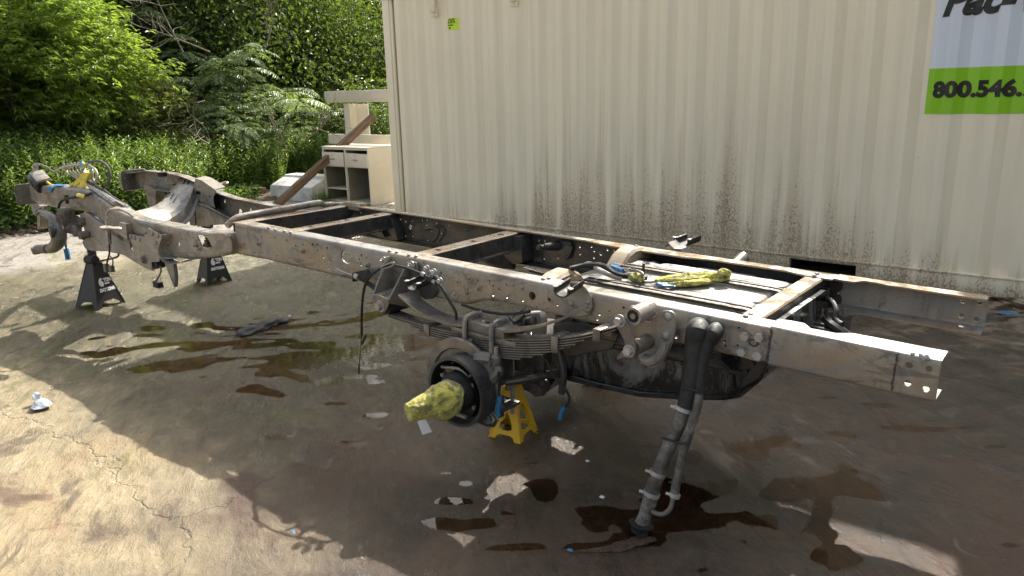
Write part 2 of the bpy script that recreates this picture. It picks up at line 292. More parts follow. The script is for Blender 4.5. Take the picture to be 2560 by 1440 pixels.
# ------------------------------------------------------------------ mesh tools
def tag(o, label=None, cat=None, group=None, kind=None):
    if label: o['label'] = label
    if cat: o['category'] = cat
    if group: o['group'] = group
    if kind: o['kind'] = kind
    return o
def empty(name, loc, label, cat, group=None, rot=None):
    o = bpy.data.objects.new(name, None); COL.objects.link(o); o.empty_display_size = .1; o.location = loc
    if rot is not None: o.rotation_euler = rot
    return tag(o, label, cat, group)
class MB:
    def __init__(s): s.v = []; s.f = []; s.m = []
    def add(s, V, Fc, mi=0):
        b = len(s.v); s.v += [tuple(map(float, q)) for q in V]
        for k, q in enumerate(Fc):
            s.f.append(tuple(i+b for i in q)); s.m.append(mi if isinstance(mi, int) else mi[k])
        return s
    def box(s, lo, hi, bev=0.0, mi=0, M=None):
        lo = np.array(lo, float); hi = np.array(hi, float)
        bm = bmesh.new(); bmesh.ops.create_cube(bm, size=1)
        for q in bm.verts: q.co = Vector((lo+hi)/2 + np.array(q.co)*(hi-lo))
        if bev: bmesh.ops.bevel(bm, geom=bm.edges[:], offset=min(bev, .45*min(abs(hi-lo))), segments=2, affect='EDGES', profile=.5)
        bm.verts.index_update(); V = [q.co.copy() for q in bm.verts]; Fc = [[q.index for q in f.verts] for f in bm.faces]; bm.free()
        if M is not None: V = [M @ q for q in V]
        return s.add(V, Fc, mi)
    def cyl(s, a, b, r, r2=None, n=16, mi=0, cap=True, inner=None):
        a = np.array(a, float); b = np.array(b, float); r2 = r if r2 is None else r2; d = nv(b-a)
        h = nv(np.cross(d, [0, 0, 1] if abs(d[2]) < .9 else [1, 0, 0])); k = np.cross(d, h)
        an = np.linspace(0, 2*math.pi, n, endpoint=False); cs = np.outer(np.cos(an), h)+np.outer(np.sin(an), k)
        V = list(a+r*cs)+list(b+r2*cs); Fc = [(i, (i+1) % n, (i+1) % n+n, i+n) for i in range(n)]
        if inner:
            V += list(a+inner*cs)+list(b+inner*cs)
            Fc += [(i+2*n, i+3*n, (i+1) % n+3*n, (i+1) % n+2*n) for i in range(n)]+[(i, i+2*n, (i+1) % n+2*n, (i+1) % n) for i in range(n)]+[(i+n, (i+1) % n+n, (i+1) % n+3*n, i+3*n) for i in range(n)]
        elif cap: Fc += [tuple(range(n))[::-1], tuple(range(n, 2*n))]
        return s.add(V, Fc, mi)
    def lathe(s, a, d, prof, n=20, mi=0):
        a = np.array(a, float); d = nv(d); h = nv(np.cross(d, [0, 0, 1] if abs(d[2]) < .9 else [1, 0, 0])); k = np.cross(d, h)
        an = np.linspace(0, 2*math.pi, n, endpoint=False); cs = np.outer(np.cos(an), h)+np.outer(np.sin(an), k); V = []; Fc = []
        for (t_, r_) in prof: V += list(a+d*t_+cs*max(r_, 1e-4))
        for j in range(len(prof)-1): Fc += [(j*n+i, j*n+(i+1) % n, (j+1)*n+(i+1) % n, (j+1)*n+i) for i in range(n)]
        return s.add(V, Fc, mi)
    def tube(s, pts, r, n=8, mi=0, sub=4, smooth=True, cap=True, ell=None):
        P = np.array(pts, float); rr = np.full(len(P), r, float) if np.isscalar(r) else np.array(r, float)
        if smooth and len(P) > 2:
            Q = np.vstack([2*P[0]-P[1], P, 2*P[-1]-P[-2]]); out = []; ro = []
            for i in range(len(P)-1):
                p0, p1, p2, p3 = Q[i:i+4]
                for tt in np.linspace(0, 1, sub, endpoint=False):
                    out.append(.5*((2*p1)+(-p0+p2)*tt+(2*p0-5*p1+4*p2-p3)*tt**2+(-p0+3*p1-3*p2+p3)*tt**3)); ro.append(rr[i]*(1-tt)+rr[i+1]*tt)
            out.append(P[-1]); ro.append(rr[-1]); P = np.array(out); rr = np.array(ro)
        T = np.gradient(P, axis=0); T /= np.linalg.norm(T, axis=1)[:, None]+1e-9
        h = nv(np.cross(T[0], [0, 0, 1] if abs(T[0][2]) < .9 else [1, 0, 0])); V = []; Fc = []
        an = np.linspace(0, 2*math.pi, n, endpoint=False)
        for i in range(len(P)):
            h = h-T[i]*(h@T[i]); h = nv(h); k = np.cross(T[i], h)
            V += list(P[i]+rr[i]*(np.outer(np.cos(an), h)+np.outer(np.sin(an), k)))
        for j in range(len(P)-1): Fc += [(j*n+i, j*n+(i+1) % n, (j+1)*n+(i+1) % n, (j+1)*n+i) for i in range(n)]
        if cap: Fc += [tuple(range(n))[::-1], tuple(range((len(P)-1)*n, len(P)*n))]
        return s.add(V, Fc, mi)
    def strip(s, A, B, th, up=(0, 0, 1), mi=0):        # ribbon between polylines A and B with thickness
        A = np.array(A, float); B = np.array(B, float); n = len(A); up = np.array(up, float)*th
        V = list(A)+list(B)+list(A-up)+list(B-up); Fc = []
        for i in range(n-1):
            Fc += [(i, n+i, n+i+1, i+1), (2*n+i, 2*n+i+1, 3*n+i+1, 3*n+i), (i, i+1, 2*n+i+1, 2*n+i), (n+i, 3*n+i, 3*n+i+1, n+i+1)]
        Fc += [(0, 2*n, 3*n, n), (n-1, 2*n-1, 4*n-1, 3*n-1)]
        return s.add(V, Fc, mi)
    def plate(s, outline, t_, frame, holes=(), bev=.0012, mi=0):     # 2-D outline with holes, extruded by t_ along the frame's normal
        V, Fc = plate2d(outline, holes, t_, bev); o, ex, ey, ez = [np.array(q, float) for q in frame]
        return s.add([o+ex*q[0]+ey*q[1]+ez*q[2] for q in V], Fc, mi)
    def bolt(s, p, d, r=.012, hgt=.009, mi=0, washer=True, shank=0):
        p = np.array(p, float); d = nv(d)
        if washer: s.cyl(p, p+d*.003, r*1.45, n=16, mi=mi)
        s.cyl(p+d*(.003 if washer else 0), p+d*(.003+hgt), r, r*.94, n=6, mi=mi)
        if shank: s.cyl(p+d*hgt, p+d*(hgt+shank), r*.5, n=10, mi=mi)
        return s
    def rivet(s, p, d, r=.010, mi=0):
        return s.lathe(p, d, [(0, r), (r*.35, r*.85), (r*.6, r*.45), (r*.65, 0)], n=10, mi=mi)
    def mesh(s, name, angle=35):
        me = bpy.data.meshes.new(name); me.from_pydata(s.v, [], s.f); me.polygons.foreach_set('material_index', s.m)
        me.polygons.foreach_set('use_smooth', [True]*len(s.f)); me.update(); bm = bmesh.new(); bm.from_mesh(me); bmesh.ops.recalc_face_normals(bm, faces=bm.faces[:]); bm.to_mesh(me); bm.free()
        me.set_sharp_from_angle(angle=math.radians(angle)); return me
    def build(s, name, mats, parent=None, label=None, angle=35, loc=None):
        me = s.mesh(name, angle)
        for q in ([mats] if isinstance(mats, str) else mats): me.materials.append(MATS[q])
        o = bpy.data.objects.new(name, me); COL.objects.link(o); o.parent = parent
        if loc is not None: o.location = loc
        if label: o['label'] = label
        return o
def circ(x, y, r, n=16, ry=None): return [(x+r*math.cos(a), y+(ry or r)*math.sin(a)) for a in np.linspace(0, 2*math.pi, n, endpoint=False)]
def rrect(x0, y0, x1, y1, r, n=4):
    out = []
    for cx_, cy_, a0 in ((x1-r, y1-r, 0), (x0+r, y1-r, 90), (x0+r, y0+r, 180), (x1-r, y0+r, 270)):
        out += [(cx_+r*math.cos(math.radians(a0+90*i/n)), cy_+r*math.sin(math.radians(a0+90*i/n))) for i in range(n+1)]
    return out
def smooth2d(P, sub=4):
    P = np.array(P, float); n = len(P); out = []
    for i in range(n):
        p0, p1, p2, p3 = P[i-1], P[i], P[(i+1) % n], P[(i+2) % n]
        for tt in np.linspace(0, 1, sub, endpoint=False): out.append(.5*((2*p1)+(-p0+p2)*tt+(2*p0-5*p1+4*p2-p3)*tt**2+(-p0+3*p1-3*p2+p3)*tt**3))
    return [tuple(q) for q in out]
def plate2d(outline, holes, t_, bev):
    cu = bpy.data.curves.new('tmp', 'CURVE'); cu.dimensions = '2D'; cu.fill_mode = 'BOTH'; cu.extrude = max(t_/2-bev, .0001); cu.bevel_depth = bev; cu.bevel_resolution = 0
    for poly in [outline]+list(holes):
        sp = cu.splines.new('POLY'); sp.points.add(len(poly)-1); sp.use_cyclic_u = True
        for q, (x, y) in zip(sp.points, poly): q.co = (x, y, 0, 1)
    o = bpy.data.objects.new('tmp', cu); me = bpy.data.meshes.new_from_object(o)
    V = [tuple(q.co) for q in me.vertices]; Fc = [tuple(p.vertices) for p in me.polygons]
    bpy.data.objects.remove(o); bpy.data.curves.remove(cu); bpy.data.meshes.remove(me); return V, Fc
def text_mesh(txt, size, shear=0, bold=0.0, align='LEFT'):
    cu = bpy.data.curves.new('tmp', 'FONT'); cu.body = txt; cu.size = size; cu.shear = shear; cu.offset = bold; cu.align_x = align; cu.resolution_u = 4
    o = bpy.data.objects.new('tmp', cu); me = bpy.data.meshes.new_from_object(o); bpy.data.objects.remove(o); return me
def lv(px, py, v):
    q = L(px, py, v); return (q[0], q[2])
def vframe(v): return ((0, v, 0), (1, 0, 0), (0, 0, 1), (0, -1, 0))       # plane v = const of the chassis
def lpoly(pts, v): return [lv(x, y, v) for x, y in pts]
OUT = (0, -1, 0); INN = (0, 1, 0); UP = (0, 0, 1)

# ================================================================== THE SETTING
# pad: uneven concrete sheet, dips hold water
xs = np.concatenate([np.linspace(-10.45, -7, 70), np.arange(-6.98, 1.6, .025), np.linspace(1.7, 26, 60)])
ys = np.concatenate([np.linspace(-30, .35, 50), np.arange(.37, 6.3, .025), np.linspace(6.4, 14, 50)])  # pad carried on unseen behind the camera, added to bounce light onto the container
Xg, Yg = np.meshgrid(xs, ys, indexing='ij')
def vnoise(X, Y, s, seed):
    r_ = np.random.default_rng(seed); T = r_.random((256, 256)); xi = X*s+1000; yi = Y*s+1000
    x0 = np.floor(xi).astype(int); y0 = np.floor(yi).astype(int); fx = xi-x0; fy = yi-y0; fx = fx*fx*(3-2*fx); fy = fy*fy*(3-2*fy)
    g = lambda a, b: T[a % 256, b % 256]
    return (g(x0, y0)*(1-fx)*(1-fy)+g(x0+1, y0)*fx*(1-fy)+g(x0, y0+1)*(1-fx)*fy+g(x0+1, y0+1)*fx*fy)-.5
def pad_h(X, Y):
    a = math.radians(38); U = X*math.cos(a)+Y*math.sin(a); V = -X*math.sin(a)+Y*math.cos(a)
    U2 = U+.35*vnoise(X, Y, 1.1, 5); V2 = V+.35*vnoise(X, Y, 1.3, 6)
    h = .012*vnoise(U2, V2*2, .9, 1)+.012*vnoise(U2, V2*2.4, 2.6, 2)+.010*vnoise(U2, V2*2.2, 6, 3)+.0055*vnoise(U2, V2*1.8, 13, 4)
    low = (1/(1+np.exp(-(X+5.0)/.3)))*(1/(1+np.exp(-(Y-1.65)/.12)))*(1/(1+np.exp((Y-4.6)/.3)))
    h = h-.0052*low
    for (px, py, r1, d) in PUD:
        g = G(px, py); q = ((X-g[0])**2+(Y-g[1])**2)/r1**2; h = h-d*np.exp(-q)
    # two ruts left by wheels in the soft silt
    for (x0, y0, x1, y1, d) in RUT:
        g0 = G(x0, y0); g1 = G(x1, y1); dd = g1-g0; ln = math.hypot(dd[0], dd[1]); tx, ty = dd[0]/ln, dd[1]/ln
        s_ = (X-g0[0])*tx+(Y-g0[1])*ty; e = -(X-g0[0])*ty+(Y-g0[1])*tx+.05*vnoise(X, Y, 3, 9); m_ = 1/(1+np.exp(-(s_+.05)/.04))/(1+np.exp((s_-ln)/.04))
        h = h-d*m_*np.exp(-(e/.018)**2)+d*1.6*m_*np.exp(-((np.abs(e)-.04)/.016)**2)
    return h+.006
PUD = [(770, 898, .15, .009), (935, 955, .10, .006), (1000, 990, .10, .006), (858, 1092, .12, .008), (680, 1090, .12, .005), (1370, 1240, .15, .007), (1690, 1310, .16, .005), (2100, 1405, .09, .008), (2010, 1220, .16, .003), (790, 1130, .09, .005), (450, 915, .22, .008), (250, 680, .5, .006), (1650, 1160, .14, .004)]
RUT = [(330, 1120, 480, 1440, .004), (480, 1140, 540, 1230, .005), (565, 1290, 700, 1440, .005), (450, 1080, 620, 1210, .004), (190, 1100, 330, 1440, .003)]
Zg = pad_h(Xg, Yg)
Zg = np.where((Xg < -6.98) | (Xg > 1.6) | (Yg < .3) | (Yg > 6.3), pad_h(Xg, Yg)*.6+.003, Zg)
def grid_obj(name, X, Y, Z, mat):
    nx, ny = X.shape; me = bpy.data.meshes.new(name); V = np.stack([X, Y, Z], -1).reshape(-1, 3)
    i = np.arange(nx*ny).reshape(nx, ny); Q = np.stack([i[:-1, :-1], i[1:, :-1], i[1:, 1:], i[:-1, 1:]], -1).reshape(-1, 4)
    fast_mesh(me, V, Q); me.materials.append(MATS[mat]); o = bpy.data.objects.new(name, me); COL.objects.link(o); return o
def fast_mesh(me, V, Q, smooth=True):
    k = Q.shape[1]; me.vertices.add(len(V)); me.vertices.foreach_set('co', np.ascontiguousarray(V, dtype=np.float32).ravel())
    me.loops.add(Q.size); me.loops.foreach_set('vertex_index', Q.astype(np.int32).ravel()); me.polygons.add(len(Q))
    me.polygons.foreach_set('loop_start', np.arange(0, Q.size, k, dtype=np.int32)); me.polygons.foreach_set('loop_total', np.full(len(Q), k, dtype=np.int32))
    me.polygons.foreach_set('use_smooth', np.full(len(Q), smooth)); me.update(calc_edges=True)
tag(grid_obj('concrete_pad', Xg, Yg, Zg, 'wet_concrete'), kind='structure')
X2, Y2 = np.meshgrid(np.linspace(-8.6, 1.6, 3), np.linspace(.3, 6.2, 3), indexing='ij'); tag(grid_obj('puddle_water', X2, Y2, X2*0-.0035, 'puddle_water'), kind='structure')
# soil: one sheet to the horizon, climbing into a low bank behind the pad
def soil_h(X, Y):
    d = np.clip(-(X+10.35), 0, None); d2 = np.clip(Y-9.0, 0, None)
    b = (.20*(1-np.exp(-d/.8))+.05*np.clip(d-1, 0, 12)**.8)*(1-.85*np.clip((Y-5.8)/1.2, 0, 1)*np.clip((X+13.2)/1.2, 0, 1))
    return np.where(X < -10.35, b+.09*vnoise(X, Y, 2.2, 21)+.05*vnoise(X, Y, 7, 22), -.05)+.02
xs = np.concatenate([np.linspace(-160, -40, 8), np.linspace(-38, -16, 14), np.arange(-15.8, -9.9, .1), np.linspace(-9, 25, 8), np.linspace(40, 160, 5)])
ys = np.concatenate([np.linspace(-160, -10, 6), np.arange(-8, 16, .2), np.linspace(18, 160, 12)])
Xs, Ys = np.meshgrid(xs, ys, indexing='ij'); tag(grid_obj('soil_ground', Xs, Ys, soil_h(Xs, Ys)-.045*(Xs > -10.35), 'soil'), kind='structure')
# rubble and leaf litter along the pad edge
def rubble():
    N = 1700; V = []; Q = []
    for i in range(N):
        y_ = rng.uniform(1.5, 6.2); x_ = -10.35-abs(rng.normal(0, .28))+.08; s_ = rng.uniform(.012, .05); z_ = float(soil_h(np.array(x_), np.array(y_)))
        c = np.array([x_, y_, z_+s_*.3]); ph = rng.random((6, 3))-.5; base = np.array([[1, 0, 0], [0, 1, 0], [-1, 0, 0], [0, -1, 0], [0, 0, .7], [0, 0, -.7]])+ph*.7
        b = len(V); V += list(c+base*s_*rng.uniform(.6, 1.3, 3)); Q += [(b, b+1, b+4), (b+1, b+2, b+4), (b+2, b+3, b+4), (b+3, b, b+4), (b+1, b, b+5), (b+2, b+1, b+5), (b+3, b+2, b+5), (b, b+3, b+5)]
    me = bpy.data.meshes.new('rubble'); fast_mesh(me, np.array(V), np.array(Q), False); me.materials.append(MATS['soil']); o = bpy.data.objects.new('loose_rubble', me); COL.objects.link(o)
    tag(o, 'brown rubble and leaf litter along the far edge of the concrete pad', 'rubble', kind='stuff')
rubble()

# ================================================================== SHIPPING CONTAINER
cont = empty('shipping_container', (-.69, 7.36, .05), 'long cream corrugated steel container with a green and white sign, behind the truck chassis', 'shipping container')
CO = np.array([-.69, 7.36, .05]); YO, YI = 6.142, 6.188; XL, XR = -6.78, 5.40; ZB, ZT = .19, 2.62; PITCH = .278
br = []                                    # corrugation breaks
k = -1
while True:
    xc = -6.495+k*PITCH
    if xc > XR-.3: break
    for dx, yy in ((-.106, YI+.0), (-.106, YI)): pass
    for dx, yy in ((-.104, YO), (-.034, YO), (.034, YI), (.106, YI)): br.append((xc+dx, yy))
    k += 1
br = [(x, y) for x, y in br if XL+.10 < x < XR-.1]; br = [(XL+.09, YI)]+br+[(XR-.09, YI)]
bx = np.array([b[0] for b in br]); by = np.array([b[1] for b in br])
def yprof(x): return np.interp(x, bx, by)
mb = MB(); n = len(br)
V = [(x, y, ZB) for x, y in br]+[(x, y, ZT) for x, y in br]; mb.add(V, [(i, i+1, n+i+1, n+i) for i in range(n-1)])
def rel(o): o.location = Vector(-CO); return o
rel(mb.build('corrugated_side', 'container_paint', cont, angle=20))
mb = MB()
mb.box((XL, YO-.022, .168), (XL+.105, YO+.14, 2.60), .004); mb.box((XL+.105, YO-.006, .20), (XL+.135, YO+.02, 2.60), .003); rel(mb.build('corner_post', 'container_paint', cont))
mb = MB(); mb.box((XR-.105, YO-.022, .168), (XR, YO+.14, 2.60), .004); rel(mb.build('corner_post', 'container_paint', cont))
for x0 in (XL-.004, XR-.174):
    for z0 in (.05, 2.60):
        mb = MB(); q = [(x0, z0), (x0+.178, z0), (x0+.178, z0+.118), (x0, z0+.118)]
        mb.plate(q, .16, ((0, YO+.052, 0), (1, 0, 0), (0, 0, 1), (0, -1, 0)), [circ(x0+.09, z0+.06, .04, 14, .028)], .004); rel(mb.build('corner_casting', 'container_paint', cont))
# bottom rail with lip and fork pockets, top rail
PK = [(-2.02, -1.50), (.10, .62)]
segs = [(XL+.18, PK[0][0]), (PK[0][1], PK[1][0]), (PK[1][1], XR-.18)]
mb = MB()
for a, b in segs: mb.box((a, YO+.004, .052), (b, YO+.05, .178), .003)
mb.box((XL+.11, YO-.012, .178), (XR-.11, YO+.06, .192), .003)
for a, b in PK: mb.box((a, YO+.006, .052), (b, YO+.05, .062)); mb.box((a, YO+.006, .160), (b, YO+.05, .1775))
rel(mb.build('bottom_rail', 'container_paint', cont))
for a, b in PK:
    mb = MB(); mb.box((a-.001, YO+.35, .05), (b+.001, YO+.37, .178)); mb.box((a-.012, YO+.05, .055), (a, YO+.36, .178)); mb.box((b, YO+.05, .055), (b+.012, YO+.36, .178)); mb.box((a+.001, YO+.051, .046), (b-.001, YO+.35, .058)); mb.box((a+.001, YO+.051, .172), (b-.001, YO+.35, .1785)); rel(mb.build('fork_pocket', 'pocket_dark', cont))  # pocket walls painted black for the shade inside
mb = MB(); mb.box((XL+.17, YO-.01, 2.615), (XR-.17, YO+.05, 2.72), .005); rel(mb.build('top_rail', 'container_paint', cont))
mb = MB(); mb.box((XL+.02, YO+.06, 2.65), (XR-.02, YO+2.40, 2.70)); rel(mb.build('roof', 'container_paint', cont))
mb = MB(); mb.box((XL+.02, YO+.15, .19), (XL+.06, YO+2.36, 2.66)); rel(mb.build('end_wall', 'container_paint', cont))
mb = MB(); mb.box((XR-.06, YO+.15, .19), (XR-.02, YO+2.36, 2.66)); rel(mb.build('end_wall', 'container_paint', cont))
mb = MB(); mb.box((XL+.06, YO+2.36, .19), (XR-.06, YO+2.40, 2.66)); rel(mb.build('back_wall', 'container_paint', cont))
mb = MB(); mb.box((XL+.18, YO+.06, .14), (XR-.18, YO+2.36, .17)); rel(mb.build('floor_pan', 'container_paint', cont))
# rust-brown gap line under the panel at the left end
# decals that follow the ribs
def sheet(name, x0, x1, z0, z1, mat, off, parent=cont):
    X = [x0]+[b for b in bx if x0+.003 < b < x1-.003]+[x1]; mb = MB(); n = len(X)
    V = [(x, yprof(x)-off, z0) for x in X]+[(x, yprof(x)-off, z1) for x in X]; mb.add(V, [(i, i+1, n+i+1, n+i) for i in range(n-1)])
    return rel(mb.build(name, mat, parent, angle=20))
a = WY(2310, 285, 6.16); b = WY(2321, 172, 6.16); SX = (a[0]+b[0])/2
ZG0, ZG1 = a[2], b[2]; sheet('green_sign_band', SX, SX+1.75, ZG0, ZG1, 'sign_green', .004); sheet('white_sign_panel', SX, SX+1.75, ZG1, ZG1+.95, 'sign_white', .004)
def wall_text(txt, x, z, size, shear, bold, mat='lettering_black', sx=1.0, off=.0075):
    me = text_mesh(txt, size, shear, bold); bm = bmesh.new(); bm.from_mesh(me)
    for q in bm.verts: q.co = Vector((x+q.co.x*sx, 0, z+q.co.y))
    for b_ in bx:
        if x-.1 < b_ < x+2.2: bmesh.ops.bisect_plane(bm, geom=bm.verts[:]+bm.edges[:]+bm.faces[:], plane_co=(b_, 0, 0), plane_no=(1, 0, 0))
    for q in bm.verts: q.co.y = yprof(q.co.x)-off
    me2 = bpy.data.meshes.new('lettering'); bm.to_mesh(me2); bm.free(); me2.materials.append(MATS[mat]); o = bpy.data.objects.new('lettering', me2); COL.objects.link(o); o.parent = cont; rel(o); return o
a = WY(2330, 243, 6.16); b = WY(2330, 206, 6.16); wall_text('800.546.7', a[0], a[2]+.002, (b[2]-a[2])*1.42, 0, .0075, sx=1.07)
a = WY(2358, 42, 6.16); wall_text('Pac-Van', a[0]-.01, a[2]+.01, .265, .32, .012, sx=.92)
# yellow warning sticker
a = WY(1117, 76, 6.16); b = WY(1145, 44, 6.16); sheet('warning_sticker', a[0], b[0], a[2], b[2], 'sticker_yellow', .004)
wst = b[0]-a[0]; hst = b[2]-a[2]
for txt, fz, sz in (('SOLAR', .80, .20), ('PANEL ABOVE', .61, .17), ('Do Not Stack', .34, .16), ('8K', .08, .20)):
    wall_text(txt, a[0]+(.30 if len(txt) < 6 else .06)*wst, a[2]+fz*hst, hst*sz*1.1, 0, .0012, sx=.92 if len(txt) > 6 else 1.1, off=.006)
sheet('sticker_rule', a[0]+.01, b[0]-.01, a[2]+.545*hst, a[2]+.565*hst, 'lettering_black', .0062)
# solar panel array on its mounts above the roof
sp = empty('solar_array', (-4.3, 6.9, 2.72), 'tilted solar panels mounted on top of the container, hanging brackets on the side', 'solar panel')
SO = np.array([-4.3, 6.9, 2.72])
for x_ in (WY(1085, 20, 6.13)[0], WY(1285, 10, 6.13)[0]):
    z0 = WY(1085, 38, 6.13)[2] if x_ < -5.5 else WY(1285, 12, 6.13)[2]
    mb = MB(); mb.box((x_-.035, YO-.045, z0+.03), (x_+.035, YO-.012, 2.95), .003); mb.box((x_-.045, YO-.013, z0-.015), (x_+.045, YO-.004, z0+.08), .002); mb.bolt((x_, YO-.013, z0+.01), OUT, .008, .006); mb.box((x_-.02, YO-.04, 2.93), (x_+.02, YO+.3, 2.97))
    mb.build('mounting_bracket', 'container_paint', sp).location = Vector(-SO)
for x0, n_ in ((-5.62, 3), (-1.22, 4)):  # second group is added to shade the right end of the pad
    for i in range(n_):
        xa = x0+i*.89; mb = MB(); mb.strip([(xa, 6.28, 4.10), (xa, 7.30, 2.95)], [(xa+.8895, 6.28, 4.10), (xa+.8895, 7.30, 2.95)], .035, nv((0, 1.15, 1.02))); mb.build('panel', 'solar_cell', sp).location = Vector(-SO)
    for x_ in (x0+.1, x0+n_*.445, x0+n_*.89-.1):
        for y_, z_ in ((6.33, 4.0), (7.22, 2.98)): mb = MB(); mb.box((x_-.02, y_-.02, 2.72), (x_+.02, y_+.02, z_)); mb.build('support_leg', 'aluminium', sp).location = Vector(-SO)
mb = MB(); mb.box((XL+.03, YO+.005, 2.722), (XR-.03, YO+.045, 3.07), .003); mb.build('mounting_rail', 'aluminium', sp).location = Vector(-SO)  # added beam above the roof edge, sets where the container's shadow ends

# ================================================================== CABINETS, BEAMS, TIMBER, BLOCK
g0 = WY(804, 365, 7.17); g1 = WY(917, 373, 7.17); CW = (g1[0]-g0[0])/2; CH = .845
def cabinet(x, shelf, label, tilt):
    o = empty('steel_cabinet', (x, 7.17, 0), label, 'cabinet', 'steel cabinets by the container corner', (0, 0, math.radians(1.5)))
    wd = CW-.004; D = .58; T = .018
    mb = MB(); mb.box((0, 0, 0), (T, D, CH), .003); mb.box((wd-T, 0, 0), (wd, D, CH), .003); mb.box((T, D-.01, .01), (wd-T, D-.001, CH-.02)); mb.box((T, .012, .02), (wd-T, D-.01, .035))
    mb.box((T, .0005, CH-.045), (wd-T, .02, CH-.022)); mb.box((T, .004, CH-.30), (wd-T, .02, CH-.275)); mb.build('carcass', 'cream_paint', o)
    mb = MB(); mb.box((-.002, -.008, CH-.021), (wd+.002, D, CH), .004); mb.build('top', 'cream_paint', o)
    mb = MB(); mb.box((T+.002, .05, CH-.29), (wd-T-.002, D-.02, CH-.285)); mb.box((T+.001, .02, CH-.045), (T+.02, D-.05, CH-.28)); mb.box((T+.001, .03, .04), (T+.004, D-.02, CH-.31)); mb.box((wd-T-.004, .03, .04), (wd-T-.001, D-.02, CH-.31)); mb.box((T+.004, D-.016, .04), (wd-T-.004, D-.012, CH-.05)); mb.build('lining', 'cabinet_inside', o)  # inner faces in a darker cream than the carcass
    mb = MB(); M = Matrix.Translation((0, -.010, 0)) @ Matrix.Rotation(math.radians(tilt), 4, 'Y'); mb.box((T-.002, -.012, CH-.285), (wd-T+.004, .006, CH-.085), .003, M=M); mb.box((T+.01, .006, CH-.28), (wd-T-.01, .40, CH-.12), M=M)
    dr = mb.build('drawer', 'cream_paint', o)
    mb = MB(); mb.tube([(wd/2-.045, -.022, CH-.185), (wd/2-.045, -.045, CH-.185), (wd/2+.045, -.045, CH-.185), (wd/2+.045, -.022, CH-.185)], .005, smooth=False, sub=2); mb.box((wd/2-.055, -.0235, CH-.195), (wd/2+.055, -.0225, CH-.175)); mb.build('handle', 'aluminium', dr)
    mb = MB(); mb.cyl((wd/2, -.022, CH-.115), (wd/2, -.028, CH-.115), .011, n=14); mb.build('lock', 'aluminium', dr)
    if shelf: mb = MB(); mb.box((T+.004, .03, .20), (wd-T-.004, D-.02, .218), .002); mb.build('shelf', 'cream_paint', o)
cabinet(g0[0], True, 'left cream steel cabinet with one drawer and a shelf in its open bay', 0)
cabinet(g0[0]+CW+.002, False, 'right cream steel cabinet with one drawer, no shelf, next to the container corner', 1.2)
bf = empty('steel_shelf_frame', (-9.4, 8.2, 0), 'cream metal frame of two beams and an upright, standing behind the steel cabinets', 'metal frame'); BO = Vector((-9.4, 8.2, 0))
def bpt(x, y, Y=8.2): return WY(x, y, Y)
a = bpt(810, 229); b = bpt(812, 252); mb = MB(); mb.box((a[0], 8.2, b[2]), (-7.0, 8.36, a[2]), .005); mb.box((a[0]+.03, 8.205, b[2]-.035), (-7.0, 8.35, b[2]-.001), .004)
mb.build('beam', 'cream_paint', bf).location = -BO
a = bpt(820, 335); b = bpt(822, 359); mb = MB(); mb.box((a[0], 8.2, b[2]), (-7.0, 8.24, a[2]), .004); mb.box((a[0], 8.24, b[2]), (-7.0, 8.36, b[2]+.01)); mb.build('beam', 'cream_paint', bf).location = -BO
a = bpt(852, 260); b = bpt(864, 260); mb = MB(); mb.box((a[0], 8.25, 0), (b[0], 8.42, bpt(812, 262)[2]), .003); mb.box((b[0], 8.245, 0), (b[0]+.03, 8.42, bpt(812, 262)[2]))
a2 = bpt(893, 260); mb.box((b[0]+.03, 8.40, 0), (a2[0]+.02, 8.42, bpt(812, 262)[2]))
for px, py in ((869, 286), (888, 285), (872, 318)):
    q = bpt(px, py, 8.40); mb.cyl((q[0], 8.402, q[2]), (q[0], 8.394, q[2]), .008, n=10)
mb.build('upright', 'cream_paint', bf).location = -BO
for x_ in (a[0]-.03,): mb = MB(); mb.cyl(bpt(858, 267, 8.25), bpt(858, 267, 8.25)+np.array([0, -.012, 0]), .014, n=12); mb.build('bolt', 'black_rubber', bf).location = -BO
# timber post leaning over the block and behind the cabinets
pa = G(690, 524); pa[2] = .05; pb = WY(934, 291, 8.05); dl = pb-pa; ln = np.linalg.norm(dl)
po = empty('timber_post', pa, 'brown square timber post leaning diagonally behind the steel cabinets', 'timber post'); po.rotation_euler = Vector(dl).to_track_quat('X', 'Z').to_euler()
mb = MB(); mb.box((0, -.05, -.05), (ln, .05, .05), .004); mb.build('shaft', 'weathered_timber', po)
mb = MB(); mb.box((ln, -.047, -.047), (ln+.002, .047, .047)); mb.build('sawn_end', 'cut_timber', po)
pa = G(612, 500); mb = MB(); mb.box((-.5, -.06, -.01), (.5, .06, .085), .004); o = mb.build('timber_plank', 'weathered_timber', None); o.location = (-11.15, 6.75, .10); o.rotation_euler = (0, 0, math.radians(10)); tag(o, 'dark timber plank lying flat beside the white concrete block', 'timber plank')
